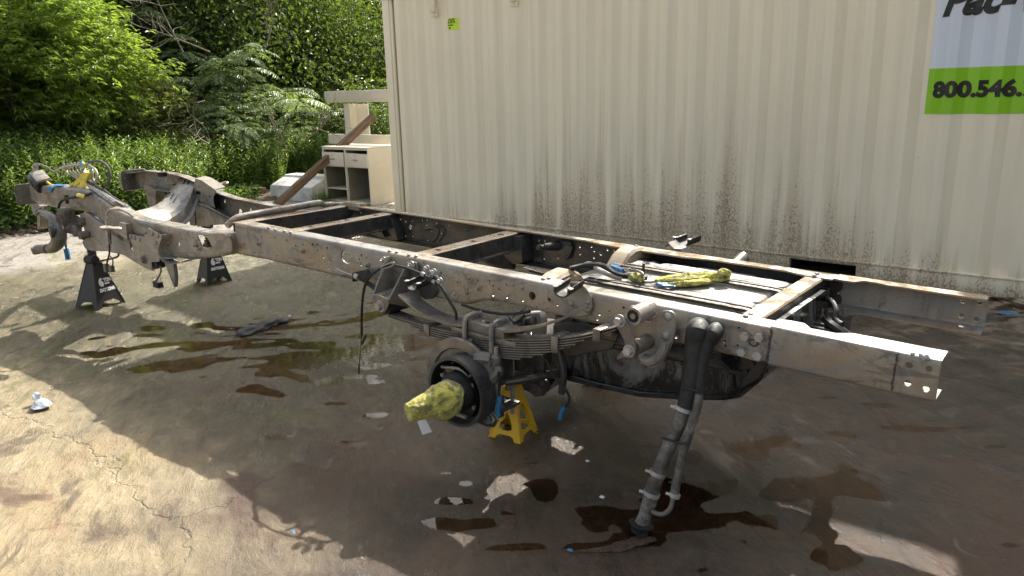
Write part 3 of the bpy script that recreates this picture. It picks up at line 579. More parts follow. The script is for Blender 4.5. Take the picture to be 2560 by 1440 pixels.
# concrete block
h1 = WY(700, 430, 7.35)[2]; x0 = WY(683, 480, 6.95)[0]; LB = -9.60-x0
mb = MB(); pr = [(0, 0), (0.015, .62*h1), (.30, .92*h1), (.32, h1), (.60, h1), (.62, 0)]
V = []; n = len(pr)
for x_ in (0, LB):
    for yy, zz in pr: V.append((x_+(0.02*zz if x_ == 0 else 0), yy, zz))
mb.add(V, [tuple(range(n))[::-1], tuple(range(n, 2*n))]+[(i, (i+1) % n, (i+1) % n+n, i+n) for i in range(n)])
o = mb.build('concrete_block', 'block_concrete', None, angle=20); o.location = (x0, 6.88, -.01); o.rotation_euler = (0, 0, math.radians(6)); md = o.modifiers.new('b', 'BEVEL'); md.width = .02; md.segments = 2
tag(o, 'weathered white concrete block with sloped side, left of the cabinets', 'concrete block')
# ================================================================== TRUCK CHASSIS
CHB = toW((-3.2, .43, -.8)); CHB[2] = 0.0
Mch = Matrix.Identity(4)
for i in range(3):
    Mch[i][0], Mch[i][1], Mch[i][2] = FD[i], FY[i], FZ[i]
ch = empty('truck_chassis', CHB, 'bare washed truck ladder frame with leaf spring and fuel tank, up on jack stands', 'truck chassis')
ch.rotation_euler = Mch.to_euler()
OFF = (Matrix(Mch.to_3x3()).transposed() @ (Vector(FP+np.array([0, 0, CAMH]))-Vector(CHB)))
_b0 = MB.build
def CB(mb, name, mats, parent=None, label=None, angle=35):      # build a chassis part in chassis coordinates
    o = _b0(mb, name, mats, parent or ch, label, angle)
    if parent is None: o.location = OFF
    return o
def Z2(scale, ox, oy, pts): return [(ox+x/scale, oy+y/scale) for x, y in pts]

def csect(v_out, top, bot, fl, flb, t_, r_, side):
    """closed C profile; side = +1 opens toward +v (near rail), -1 toward -v"""
    P = []; T = []
    def p(a, b, tg): P.append((v_out+side*a, b)); T.append(tg)
    p(fl, top, 'o')
    for a in np.linspace(90, 180, 5): p(r_+r_*math.cos(math.radians(a)), top-r_+r_*math.sin(math.radians(a)), 'o')
    for a in np.linspace(180, 270, 5): p(r_+r_*math.cos(math.radians(a)), bot+r_+r_*math.sin(math.radians(a)), 'o')
    p(flb, bot, 'o'); p(flb, bot+t_, 'i'); ri = max(r_-t_, .002)
    for a in np.linspace(270, 180, 4): p(t_+ri+ri*math.cos(math.radians(a)), bot+t_+ri+ri*math.sin(math.radians(a)), 'i')
    for a in np.linspace(180, 90, 4): p(t_+ri+ri*math.cos(math.radians(a)), top-t_-ri+ri*math.sin(math.radians(a)), 'i')
    p(fl, top-t_, 'i'); return P, T
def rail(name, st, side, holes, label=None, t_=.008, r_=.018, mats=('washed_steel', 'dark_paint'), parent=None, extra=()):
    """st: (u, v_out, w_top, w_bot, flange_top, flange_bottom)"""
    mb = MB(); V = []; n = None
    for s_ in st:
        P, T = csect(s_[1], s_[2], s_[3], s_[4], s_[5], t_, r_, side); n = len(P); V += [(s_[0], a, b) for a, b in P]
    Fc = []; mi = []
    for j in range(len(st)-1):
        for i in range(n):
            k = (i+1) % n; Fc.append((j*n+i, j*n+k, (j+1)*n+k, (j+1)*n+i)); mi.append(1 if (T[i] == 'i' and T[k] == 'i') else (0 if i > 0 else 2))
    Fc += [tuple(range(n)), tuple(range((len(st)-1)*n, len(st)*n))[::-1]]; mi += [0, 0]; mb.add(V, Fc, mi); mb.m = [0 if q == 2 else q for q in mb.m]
    me = mb.mesh(name)
    for q in mats: me.materials.append(MATS[q])
    o = bpy.data.objects.new(name, me)
    if holes:
        keep = []
        for h in holes:
            R_ = h[1] if h[2] != 'p' else max(math.hypot(a-h[0][0], b-h[0][2]) for a, b in h[3])
            if h[2] == 'p': keep = [k_ for k_ in keep if math.hypot(k_[0][0][0]-h[0][0], k_[0][0][2]-h[0][2]) > k_[1]+R_*.95]
            elif any(math.hypot(k_[0][0][0]-h[0][0], k_[0][0][2]-h[0][2]) < k_[1]+R_+.0012 for k_ in keep): continue
            keep.append((h, R_))
        holes = [k_[0] for k_ in keep]
        cut = MB()
        for h in holes:
            u, v, wv = h[0]; r = h[1]
            if h[2] == 'c': cut.cyl((u, v-.04, wv), (u, v+.04, wv), r, n=12)
            elif h[2] == 't': cut.cyl((u, v, wv-.03), (u, v, wv+.03), r, n=12)
            elif h[2] == 'p':
                n_ = len(h[3]); cut.add([(a, v-.05, b) for a, b in h[3]]+[(a, v+.05, b) for a, b in h[3]], [tuple(range(n_))[::-1], tuple(range(n_, 2*n_))]+[(i, (i+1) % n_, (i+1) % n_+n_, i+n_) for i in range(n_)])
        cm = cut.mesh('cut'); co = bpy.data.objects.new('cut', cm); COL.objects.link(o); COL.objects.link(co)
        md = o.modifiers.new('b', 'BOOLEAN'); md.operation = 'DIFFERENCE'; md.object = co; md.solver = 'EXACT'; md.use_self = False
        dg = bpy.context.evaluated_depsgraph_get(); nm = bpy.data.meshes.new_from_object(o.evaluated_get(dg)); o.modifiers.clear(); bpy.data.objects.remove(co)
        if len(nm.polygons) > 50: o.data = nm; nm.name = name
        o.data.polygons.foreach_set('use_smooth', [True]*len(o.data.polygons)); o.data.set_sharp_from_angle(angle=math.radians(30))
    else: COL.objects.link(o)
    o.parent = parent or ch; o.location = OFF
    if label: o['label'] = label
    return o
def interp(pts, x): return float(np.interp(x, [p[0] for p in pts], [p[1] for p in pts]))
def holes_px(lst, v, sc, ox, oy, k=1.0):
    out = []
    for q in lst:
        x, y = ox+q[0]/sc, oy+q[1]/sc; c = L(x, y, v); r_px = q[2]/sc; dist = np.linalg.norm(toW(c)-[0, 0, CAMH]); r = max(.004, k*r_px*dist/F*.98)
        out.append((c, r, 'c'))
    return out
# ---- near rail, rear part
top_l = [(600, 559), (2354, 904)]
bot_l = [(600, 636), (706, 660), (874, 699), (936, 716), (1060, 742), (1103, 748), (1125, 755), (1150, 762), (1175, 761), (1207, 752), (1250, 757), (1300, 768), (1381, 788), (1550, 826), (1701, 862), (1918, 912)]
st = []
for x in [586, 640, 706, 874, 936, 1060, 1103, 1125, 1150, 1175, 1207, 1250, 1300, 1381, 1550, 1701, 1820, 1926]:
    a = L(x, interp(top_l, x) if x > 600 else 559+(x-600)*.19, 0); b = L(x, interp(bot_l, x), 0); st.append((a[0], 0, a[2], b[2], .085, .07))
H = holes_px([(180, 480, 22), (205, 425, 8), (332, 432, 9), (443, 457, 10), (528, 512, 11), (600, 497, 8), (688, 495, 13), (733, 497, 11), (827, 532, 11), (735, 552, 10), (790, 615, 14), (880, 632, 9), (836, 665, 5), (565, 642, 5), (350, 605, 10), (468, 632, 12), (542, 670, 11), (150, 580, 10), (187, 585, 7), (225, 585, 8), (210, 530, 8), (83, 540, 7), (65, 537, 5), (757, 714, 7), (805, 722, 5), (843, 720, 10), (878, 712, 6), (1150, 600, 13), (1130, 640, 9), (1145, 690, 13), (942, 750, 6), (1200, 622, 6), (1715, 712, 8), (1905, 768, 10), (2255, 840, 14), (2365, 842, 7), (2400, 890, 11), (2398, 975, 15)], 0, 3.789, 600, 480)
H += holes_px([(972, 235, 13), (1048, 237, 7), (1073, 272, 9), (1119, 299, 13), (1137, 299, 12), (1074, 335, 9), (1170, 265, 8), (1222, 270, 6), (1355, 345, 32), (1478, 373, 16), (1495, 378, 15), (1172, 355, 9), (1287, 380, 8), (1535, 410, 9), (1387, 425, 7), (1465, 440, 10)], 0, 2.88, 860, 620)
H += holes_px([(685, 655, 12), (573, 687, 10), (495, 708, 10), (478, 748, 10), (1103, 728, 9), (1095, 885, 13), (1477, 918, 12), (1481, 955, 12), (1587, 812, 9), (1577, 950, 9), (1678, 1017, 8)], 0, 3.13, 1340, 560)
H = [h for i, h in enumerate(H)]
ov = L(868, 642, 0); H.append((ov, 0, 'p', circ(ov[0], ov[2], .050, 18, .036)))
sl_ = [lv(x, y, 0) for x, y in Z2(3.13, 1340, 560, [(1215, 790), (1240, 772), (1390, 785), (1415, 805), (1412, 850), (1380, 900), (1200, 900), (1195, 830)])]; H.append((L(1740, 815, 0), 0, 'p', sl_))
for px, py in ((1210, 508), (1495, 575), (1600, 596), (820, 552), (1173, 650), (1570, 690)): pass
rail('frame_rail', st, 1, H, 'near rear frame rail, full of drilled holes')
# rear extension, welded on
st = []
for x, fl in [(1926, .098), (1950, .102), (1985, .102), (2012, .062), (2075, .064), (2110, .098), (2250, .102), (2354, .104)]:
    a = L(x, 817+(x-1929)*(904-817)/(2354-1929), 0); b = L(x, 912+(x-1918)*(1007-912)/(2339-1918), 0); st.append((a[0], -.003, a[2]+.002, b[2]-.002, fl, .10))
st[-1] = (0.0, -.003, .002, -.127, .104, .10)
H = holes_px([(1412, 1032, 34), (1602, 1067, 31), (1400, 1203, 32), (1575, 1258, 31)], 0, 3.79, 1900, 640, .9)
ext = rail('rail_extension', st, 1, H, 'plain channel welded on to the rear end of the near rail', r_=.014)
def weld(A, B, n=26, r=.004, par=None):
    A = np.array(A, float); B = np.array(B, float); mb = MB()
    for i in range(n):
        p = A+(B-A)*(i+.5)/n+rng.normal(0, .0012, 3); mb.lathe(p, OUT, [(-.002, r*rng.uniform(.8, 1.4)), (.0015, r*1.0), (.003, r*.5), (.0035, 0)], n=7)
    return CB(mb, 'weld_bead', 'dark_paint', par)
a = L(1929, 823, -.003); b = L(1917, 909, -.003); weld(a, b); a = L(2244, 884, -.004); b = L(2228, 976, -.004); weld(a, b, 22, .003)
mb = MB()
for i in range(12): mb.lathe(L(2308, 893, -.003)+rng.normal(0, .006, 3)*[1.6, .2, .6], OUT, [(-.002, .007), (.003, .006), (.006, .003), (.007, 0)], n=7)
CB(mb, 'weld_spatter', 'zinc_bolt')
# ---- near rail, front part
top_f = [(68, 464), (86, 464), (135, 464), (183, 470), (221, 475), (233, 485), (261, 503), (281, 521), (302, 532), (338, 549), (406, 562), (477, 577), (556, 586), (590, 590)]
bot_f = [(68, 500), (124, 519), (191, 524), (215, 530), (241, 551), (265, 567), (322, 604), (365, 628), (406, 638), (440, 645), (477, 647), (540, 641), (590, 632)]
vf = [(68, .0), (233, .0), (300, -.03), (560, -.035), (575, -.03), (590, .004)]
st = []
for x in [72, 100, 135, 183, 215, 233, 248, 261, 281, 302, 338, 370, 406, 440, 477, 520, 552, 572, 590]:
    v = interp(vf, x); a = L(x, interp(top_f, x), v); b = L(x, interp(bot_f, x), v); st.append((a[0], v, a[2], min(b[2], a[2]-.09), .10, .085))
H = holes_px([(490, 390, 14), (300, 430, 9), (1065, 650, 6), (1155, 690, 5), (1075, 715, 6), (1345, 770, 6), (1380, 750, 6), (1410, 747, 5), (1490, 775, 7), (1520, 785, 5), (1467, 818, 15), (1410, 803, 7), (1428, 806, 7), (1385, 803, 9), (1590, 768, 7), (1605, 830, 14), (1437, 858, 7), (1535, 890, 7), (1485, 890, 6), (1600, 892, 6), (1730, 877, 6), (1140, 760, 6), (1180, 740, 6), (780, 545, 6), (810, 560, 7), (800, 585, 5), (930, 590, 7), (860, 640, 6), (980, 700, 12)], -.03, 3.273, 0, 360)
q = [lv(x, y, -.035) for x, y in Z2(3.273, 0, 360, [(1612, 748), (1650, 745), (1690, 765), (1715, 800), (1738, 842), (1680, 850), (1650, 840)])]; H.append((L(508, 605, -.035), 0, 'p', q))
q = [lv(x, y, 0) for x, y in Z2(3.273, 0, 360, [(525, 418), (560, 418), (567, 492), (535, 492)])]; H.append((L(166, 500, 0), 0, 'p', q))
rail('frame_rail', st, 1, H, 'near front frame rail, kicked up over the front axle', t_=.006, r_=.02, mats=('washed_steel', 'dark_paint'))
# sleeve pocket with rounded top near the joint
mb = MB(); A = []; B = []
for x, y in ((478, 577), (500, 578), (530, 581), (552, 585), (566, 592), (572, 604)): A.append(L(x, y, -.037)); B.append(A[-1]+[0, .05, .004])
# tag the raised skin of the torque box
q = [lv(x, y, -.043) for x, y in Z2(3.273, 0, 360, [(1745, 850), (1735, 840), (1700, 770), (1660, 745), (1760, 735), (1830, 742), (1868, 765), (1885, 800), (1892, 850), (1890, 868), (1770, 878)])]
mb.plate(q, .012, vframe(-.037), [], .005); CB(mb, 'torque_box_skin', 'washed_steel')
mb = MB(); q = [lv(x, y, -.05) for x, y in Z2(3.273, 0, 360, [(1765, 872), (1895, 845), (1900, 870), (1880, 882), (1775, 884)])]; mb.plate(q, .008, vframe(-.046), [], .002); CB(mb, 'reinforcing_strip', 'grey_steel')

# ---- far rail
VF = .866
tf = [(339, 431), (385, 424), (437, 429), (476, 438), (519, 455), (565, 479), (599, 494), (640, 502), (729, 519.6), (800, 530)]
def wtop_far(u):
    P = sorted([(L(x, y, VF)[0], L(x, y, VF)[2]) for x, y in tf]); return float(np.interp(u, [p[0] for p in P], [p[1] for p in P]))
us = [L(x, y, VF)[0] for x, y in tf][:9]; st = []
for u in [us[0], -6.3, us[2], us[3], -5.5, us[4], us[5], us[6], us[7], -4.5, us[8], -4.0, -3.68]:
    wt = wtop_far(u) if u < -4.1 else -.10; st.append((u, VF+(.03 if u > -5.1 else 0), wt, wt-(.16 if u < -5.4 else .19), .085, .10))
H = holes_px([(1845, 465, 12), (1950, 555, 20), (2028, 540, 11), (1718, 432, 7), (1770, 400, 7)], VF, 3.273, 0, 360); rail('frame_rail', st, -1, H, 'far front frame rail, arching over the front axle', t_=.006, r_=.02, mats=('washed_steel', 'washed_steel'))
topF = [(851, 505), (2475, 740)]; st = []
fl_pts = [(851, .06), (1480, .06), (1525, .085), (1580, .10), (1730, .10), (1790, .072), (1980, .072), (2035, .105), (2100, .105)]
for x in [851, 985, 1100, 1200, 1300, 1480, 1525, 1580, 1650, 1730, 1790, 1880, 1980, 2035, 2100]:
    a = L(x, interp(topF, x), VF); u = a[0]; st.append((u, VF, a[2], a[2]-(.185 if u < -1.8 else .132+.053*max(0, (-u-.5))/1.3), interp(fl_pts, x), .085))
st.insert(0, (st[0][0]-.09, VF, st[0][2], st[0][2]-.185, .06, .08))
Hf = holes_px([(1497, 235, 9), (1528, 255, 9), (1577, 275, 9), (1640, 272, 7), (1735, 265, 8), (1780, 265, 9), (1870, 292, 9), (1990, 315, 9), (1622, 330, 22), (1775, 312, 8), (1507, 390, 9), (1537, 397, 9), (1577, 415, 8), (1645, 415, 8), (1820, 372, 8), (1917, 390, 9), (1787, 455, 8), (1875, 460, 8), (740, 232, 13), (535, 270, 9), (505, 245, 8), (460, 290, 6), (690, 260, 6), (1060, 180, 7), (1150, 195, 7), (390, 290, 7), (510, 320, 7), (470, 320, 6)], VF, 3.789, 600, 480)
Hf += holes_px([(350, 175, 10), (440, 175, 9), (565, 198, 9), (620, 205, 9), (462, 208, 9), (350, 232, 10), (515, 228, 17), (460, 260, 9), (72, 268, 9), (175, 268, 8), (30, 125, 9), (75, 130, 9), (75, 185, 7)], VF, 3.13, 1340, 560)
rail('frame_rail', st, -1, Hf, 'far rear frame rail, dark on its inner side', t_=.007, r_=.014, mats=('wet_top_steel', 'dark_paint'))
st = []
for x, fl in [(2102, .10), (2128, .105), (2150, .105), (2172, .062), (2200, .062), (2225, .075), (2475, .078)]:
    a = L(x, interp(topF, x), VF); st.append((a[0], VF+.002, a[2]+.003, a[2]-.130, fl, .095))
Hf = holes_px([(1925, 425, 26), (2078, 440, 24), (1910, 562, 26), (2052, 597, 24)], VF, 3.79, 1900, 640, .85)
for x, y in ((2397, 826), (2434, 830)): c = LW(x, y, -.132); Hf.append((c, .011, 't'))
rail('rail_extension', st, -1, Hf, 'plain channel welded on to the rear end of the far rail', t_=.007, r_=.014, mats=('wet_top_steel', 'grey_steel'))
# rivets along the top flanges
mb = MB()
for x, y in ((672, 570), (687, 574), (710, 578), (725, 581), (974, 628), (992, 631), (1022, 638), (1040, 641), (1358, 698), (1372, 696), (1864, 791), (1876, 786), (940, 517), (955, 519), (976, 522), (992, 524), (1578, 616), (1590, 615), (2042, 685), (2036, 690), (1225, 559), (1250, 562)):
    mb.rivet(LW(x, y, .002 if x < 2400 else 0), UP, .010)
CB(mb, 'rivet', 'grey_steel')['kind'] = 'stuff'
mb = MB()
for x, y in Z2(3.789, 600, 480, [(2055, 840), (2150, 950), (2172, 810), (2035, 965)]): mb.lathe(L(x, y, 0), OUT, [(-.001, .026), (.0025, .022), (.0015, .012), (.003, .0105), (.008, .007), (.009, 0)], n=18)
for x, y in ((1305, 720), (1450, 757), (1430, 742)): mb.rivet(L(x, y, -.001), OUT, .010)
CB(mb, 'web_rivet', 'washed_steel')['kind'] = 'stuff'
mb = MB()
for x, y in Z2(3.789, 600, 480, [(1210, 695), (2262, 912), (600, 562), (1307, 820), (182, 490)]): mb.bolt(L(x, y, -.001), OUT, .009, .012, shank=.008)
for x, y in Z2(3.273, 0, 360, [(1605, 830), (1385, 803), (1635, 860)]): mb.bolt(L(x, y, -.037), OUT, .010, .010, shank=.012)
CB(mb, 'stud', 'grey_steel')['kind'] = 'stuff'
for x, y in Z2(3.13, 1340, 560, [(1640, 875), (1752, 885), (1615, 997), (1740, 1025)]): CB(MB().bolt(L(x, y, -.001), OUT, .0165, .012, washer=False), 'rail_bolt', 'zinc_bolt', angle=25)
mb = MB(); q = L(1884, 857, -.001); mb.plate([(q[0]+a, q[2]+b) for a, b in circ(0, 0, .016, 18, .013)], .003, vframe(-.003), [circ(q[0], q[2], .011, 16, .009)], .0008); CB(mb, 'hole_rim', 'dark_paint')
mb = MB(); mb.plate(lpoly(Z2(3.13, 1340, 560, [(1650, 960), (1700, 915), (1750, 950), (1785, 1060), (1740, 1075), (1620, 1040)]), 0), .003, vframe(-.0015), [circ(q[0], q[2], .012, 16, .010)], .0008); CB(mb, 'bolt_plate', 'grey_steel')
mb = MB(); q = lpoly(Z2(3.13, 1340, 560, [(1468, 912), (1492, 908), (1500, 970), (1475, 978)]), 0); mb.plate(q, .004, vframe(.012)); CB(mb, 'slot_spring', 'black_rubber')

# ---- crossmembers
def xmember(u0, u1, pts, dep, lip, name='crossmember', mats=('wet_top_steel', 'dark_paint'), bolt=True, label=None):  # top sheet in the pale warm steel, webs in the dark one
    """channel running across: top sheet u0..u1, web hanging from u1, pts = (v, w)"""
    mb = MB(); A = [(u0, v, w_) for v, w_ in pts]; B = [(u1-.006, v, w_) for v, w_ in pts]; mb.strip(A, B, .006)
    rnd = .010; W1 = [(u1-.006, v, w_) for v, w_ in pts]; W2 = [(u1, v, w_-.006) for v, w_ in pts]; mb.strip(W1, W2, .006, (0, 0, 1))
    n = len(pts); dd = [dep*min(1, .55+.9*min((v-pts[0][0]), (pts[-1][0]-v))/.18) for v, w_ in pts]
    mb2 = MB(); T1 = [(u1, v, w_-.006) for v, w_ in pts]; T2 = [(u1, v, w_-d_) for (v, w_), d_ in zip(pts, dd)]; mb2.strip(T1, T2, .006, (1, 0, 0))
    T3 = [(u1+lip, v, w_-d_-.004) for (v, w_), d_ in zip(pts, dd)]; mb2.strip(T2, T3, .005, (0, 0, 1))
    T4 = [(u0, v, w_-.006) for v, w_ in pts]; T5 = [(u0, v, w_-d_) for (v, w_), d_ in zip(pts, dd)]; mb2.strip(T4, T5, .006, (-1, 0, 0))
    b = len(mb.f); mb.add(mb2.v, mb2.f, 1); return CB(mb, name, mats, label=label)
line = lambda w_, n=12: [(v, w_) for v in np.linspace(.012, .855, n)]
xmember(-3.235, -3.165, line(-.010), .085, .022)
xmember(-2.245, -2.165, line(-.010), .085, .022)
mbx = MB()
for u in (-3.2, -2.2):
    for v in (.22, .48, .70): mbx.box((u-.018, v-.012, -.011), (u+.012, v+.012, -.0092))
    for v in (.18, .30, .56, .64): mbx.cyl((u+.036, v, -.04), (u+.0375, v, -.04), .006, n=8)
CB(mbx, 'punched_opening', 'pocket_dark')['kind'] = 'stuff'  # black patches painted for the shade in punched holes
# rear flat bar with deep dark web
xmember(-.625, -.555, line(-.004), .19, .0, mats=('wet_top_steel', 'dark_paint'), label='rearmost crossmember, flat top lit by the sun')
# humped crossmember over the tank front, dipped in the middle
mb = MB(); P = [(.02, -.03), (.06, -.005), (.12, .012), (.20, .016), (.25, -.005), (.30, -.055), (.42, -.075), (.56, -.07), (.61, -.04), (.66, .0), (.72, .016), (.79, .010), (.85, -.01)]
A = [(-1.475, v, w_) for v, w_ in P]; B = [(-1.405, v, w_) for v, w_ in P]; C_ = [(-1.392, v, w_-.012) for v, w_ in P]; D_ = [(-1.392, v, w_-.07) for v, w_ in P]; E_ = [(-1.487, v, w_-.012) for v, w_ in P]; F_ = [(-1.487, v, w_-.07) for v, w_ in P]
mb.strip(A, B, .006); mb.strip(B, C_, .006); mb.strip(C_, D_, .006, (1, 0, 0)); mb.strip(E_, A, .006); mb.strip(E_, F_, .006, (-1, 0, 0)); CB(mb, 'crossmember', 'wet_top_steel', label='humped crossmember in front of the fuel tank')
# front body crossmember: rounded tube with a flanged sheet behind it
mb = MB(); Pt = [(-3.70, .0, -.03), (-3.70, .06, .004), (-3.70, .14, .012), (-3.70, .45, .018), (-3.70, .66, .022), (-3.70, .70, .006), (-3.70, .86, -.01)]
mb.tube([np.array(p) for p in Pt], [.020, .021, .022, .022, .022, .018, .016], n=12); CB(mb, 'crossmember', 'washed_steel', label='rounded tubular crossmember where the rails kick outward')
xmember(-3.655, -3.60, line(-.004), .10, .0, mats=('wet_top_steel', 'dark_paint'))
# body mount ears on the rail tops
mb = MB(); c = LW(885, 507, .012); mb.plate([(c[0]+a, c[1]+b) for a, b in circ(0, 0, .095, 22, .038)], .006, ((0, 0, .012), (1, 0, 0), (0, 1, 0), (0, 0, 1)), [circ(c[0]-.01, c[1], .03, 14, .014)], .001); mb.box((c[0]-.09, c[1]-.036, -.03), (c[0]+.09, c[1]+.036, .009), .006); CB(mb, 'body_mount', 'wet_top_steel')
# brackets hanging on the far rail's inner side
def lbr(pts, v, t_=.006, mat='dark_paint', name='bracket', holes=(), back=None, label=None, bev=.0012):
    mb = MB(); q = lpoly(pts, v); mb.plate(q, t_, vframe(v), [circ(*lv(hx, hy, v), hr, 12) for hx, hy, hr in holes], bev)
    if back is not None:
        mb.strip([(a, v, b) for a, b in q], [(a, back, b) for a, b in q], .003, (0, 0, 1))
    return CB(mb, name, mat, label=label)
lbr(Z2(3.789, 600, 480, [(1330, 290), (1440, 250), (1495, 455), (1400, 450), (1300, 425)]), .79, .008, 'dark_paint', back=.85)
lbr(Z2(3.789, 600, 480, [(1240, 300), (1300, 285), (1370, 425), (1250, 400)]), .76, .008, 'dark_paint', back=.85)
lbr([(1268, 594), (1302, 590), (1307, 655), (1283, 659), (1262, 640)], .76, .008, 'dark_paint', back=.85); lbr([(1215, 622), (1268, 618), (1285, 650), (1285, 672), (1222, 655)], .78, .03, 'black_rubber')
lbr([(1178, 610), (1215, 615), (1285, 668), (1250, 672), (1200, 650)], .80, .02, 'dark_paint')
mb = MB(); pts = [(1060, 575), (1075, 570), (1092, 571), (1097, 582), (1090, 598), (1082, 605)]; mb.tube([L(x, y, .83) for x, y in pts], .007, n=8); CB(mb, 'tube_loop', 'dark_paint')
q = [(1372, 607), (1396, 602), (1427, 604), (1431, 620), (1422, 648), (1412, 647), (1400, 625), (1374, 615)]; lbr(q, .84, .008, 'dark_paint', 'boss_plate'); mb = MB(); c = L(1395, 614, .835); mb.cyl(c, c-[.02, .10, -.008], .026, .018, n=14); mb.cyl(c-[.02, .10, -.008], c-[.025, .13, -.01], .012, n=10); mb.bolt(c-[.025, .13, -.01], (0, -1, 0), .012); CB(mb, 'spring_boss', 'dark_paint')
mb = MB()
for x, y in ((1424, 610), (1418, 643), (1342, 622), (1346, 652), (1168, 575)): mb.rivet(L(x, y, .835), (0, -1, 0), .012)
for x, y in Z2(3.79, 1900, 640, [(605, 270), (715, 278), (580, 370), (705, 408)]): mb.cyl(L(x, y, .858), L(x, y, .858)-[0, .004, 0], .030, n=20); mb.bolt(L(x, y, .854), (0, -1, 0), .017, .014, shank=.012)
CB(mb, 'inner_bolt', 'dark_paint')['kind'] = 'stuff'
mb = MB(); mb.add([(a, .80, b) for a, b in []], []) if 0 else None; mb.box((-.60, .60, -.15), (-.43, .83, -.142), .002); mb.tube([(-.50, .66, -.142), (-.46, .60, -.14), (-.40, .575, -.16), (-.34, .60, -.21)], .02, n=8); CB(mb, 'rear_bracket', 'dark_paint')
mb = MB()
for u, v in ((-.53, .70), (-.46, .76)): mb.cyl((u, v, -.142), (u, v, -.138), .018, n=14); mb.cyl((u, v, -.138), (u, v, -.11), .008, n=8)
CB(mb, 'bracket_stud', 'grey_steel')['kind'] = 'stuff'
mb = MB(); mb.tube([L(x, y, v) for x, y, v in ((2030, 716, .80), (2050, 740, .76), (2078, 752, .70), (2090, 775, .65), (2087, 796, .62), (2098, 808, .60))], .011, n=10); mb.cyl(L(2098, 808, .60), L(2105, 812, .59), .012, n=10); CB(mb, 'breather_hose', 'black_rubber')
mb = MB(); mb.tube([L(x, y, v) for x, y, v in ((2010, 725, .62), (1992, 760, .6), (1965, 797, .57))], .011, n=10); CB(mb, 'breather_hose', 'black_rubber')
# U cradles outboard of the rails
def cradle(cx_, cy_, v0, v1, s_, name='tie_down_cradle', du=0, dw=0, mat='black_rubber'):
    c = L(cx_, cy_, v0); mb = MB(); t_ = .007; prof = []
    for a in np.linspace(180, 360, 9): prof.append((s_*math.cos(math.radians(a)), .6*s_*math.sin(math.radians(a))))
    prof = [(-s_, .45*s_)]+prof+[(s_, .45*s_)]; inner = [(a*(1-t_/s_)+0, b*(1-t_/s_)+t_*.0+(.001)) for a, b in prof]
    n = len(prof); V = []
    for v, ou, ow in ((v0, 0, 0), (v1, du, dw)): V += [(c[0]+a+ou, v, c[2]+b+ow) for a, b in prof]+[(c[0]+a+ou, v, c[2]+b+ow) for a, b in inner]
    Fc = []
    for i in range(n-1): Fc += [(i, i+1, 2*n+i+1, 2*n+i), (n+i, 3*n+i, 3*n+i+1, n+i+1), (i, n+i, n+i+1, i+1), (2*n+i, 2*n+i+1, 3*n+i+1, 3*n+i)]
    Fc += [(0, 2*n, 3*n, n), (n-1, 2*n-1, 4*n-1, 3*n-1)]; mb.add(V, Fc)
    o = CB(mb, name, mat)
    for sgn in (-1, 1): m2 = MB(); m2.box((c[0]+sgn*s_-.008, min(v0, v0+.02*np.sign(v1-v0)), c[2]+.40*s_), (c[0]+sgn*s_+.008, max(v0, v0+.02*np.sign(v1-v0)), c[2]+.47*s_+.003), .001); CB(m2, 'worn_edge', 'zinc_bolt')
    return o
cradle(1403, 731, -.125, -.01, .034, du=-.01, dw=.012); cradle(1028, 716, -.13, -.01, .036, du=-.01, dw=.012)
c_ = L(1706, 612, .98)
cradle(1702, 606, .96, 1.10, .040, mat='black_rubber'); lbr([(1675, 612), (1688, 600), (1702, 614), (1720, 616), (1722, 634), (1672, 630)], .955, .01, 'grey_steel', 'cradle_foot', back=.88)
lbr(Z2(2.88, 860, 620, [(1640, 250), (1690, 250), (1740, 290), (1775, 350), (1785, 420), (1765, 475), (1700, 490), (1655, 470), (1620, 420), (1610, 340)]), -.012, .010, 'washed_steel', 'cradle_bracket', bev=.003)
mb = MB()
for x, y in Z2(2.88, 860, 620, [(1755, 388), (1750, 447), (1638, 400)]): mb.rivet(L(x, y, -.018), OUT, .012)
CB(mb, 'bracket_rivet', 'grey_steel')['kind'] = 'stuff'

# ---- front spring hanger, near side
c1 = L(972, 641, -.012); d1 = L(933, 737, -.165); e1 = L(945, 700, -.012)
c2 = L(1025, 655, -.012); d2 = L(972, 748, -.165)
hang = MB()
def fin(mb, top, out, wb):
    w0 = top[2]; q = [(0, 0), (0, w0-wb), (abs(out[1]), out[2]-wb-.0), (abs(out[1]), out[2]-wb)]
    V = []
    for du in (-.004, .004): V += [(top[0]+du, -.006, w0), (top[0]+du, -.03, w0), (out[0]+du, out[1], out[2]), (out[0]+du, out[1], out[2]-.02), (out[0]+du, -.006, wb)]
    mb.add(V, [(0, 1, 2, 3, 4), (9, 8, 7, 6, 5)]+[(i, (i+1) % 5, (i+1) % 5+5, i+5) for i in range(5)])
fin(hang, c1, d1, -.24); fin(hang, c2, d2, -.24)
hang.strip([(d1[0], -.165, d1[2]), (d1[0], -.02, d1[2]+.01)], [(d2[0], -.165, d2[2]), (d2[0], -.02, d2[2]+.01)], .006)
hang.strip([(c1[0]-.03, -.008, c1[2]-.03), (c1[0]-.03, -.008, -.20)], [(c2[0]+.06, -.008, c1[2]-.06), (c2[0]+.06, -.008, -.20)], .005, (0, 1, 0))
CB(hang, 'spring_hanger', 'spring_steel', angle=25)
fq = lpoly([(933, 737), (950, 738), (960, 743), (972, 749), (974, 758), (969, 772), (962, 780), (954, 780), (943, 775), (936, 758)], -.165); mb = MB(); mb.plate(fq, .008, vframe(-.168), [], .002); CB(mb, 'hanger_cheek', 'cast_iron')
eye = L(951, 765, -.17); CB(MB().bolt(eye, OUT, .019, .02), 'pivot_bolt', 'zinc_bolt', angle=25)
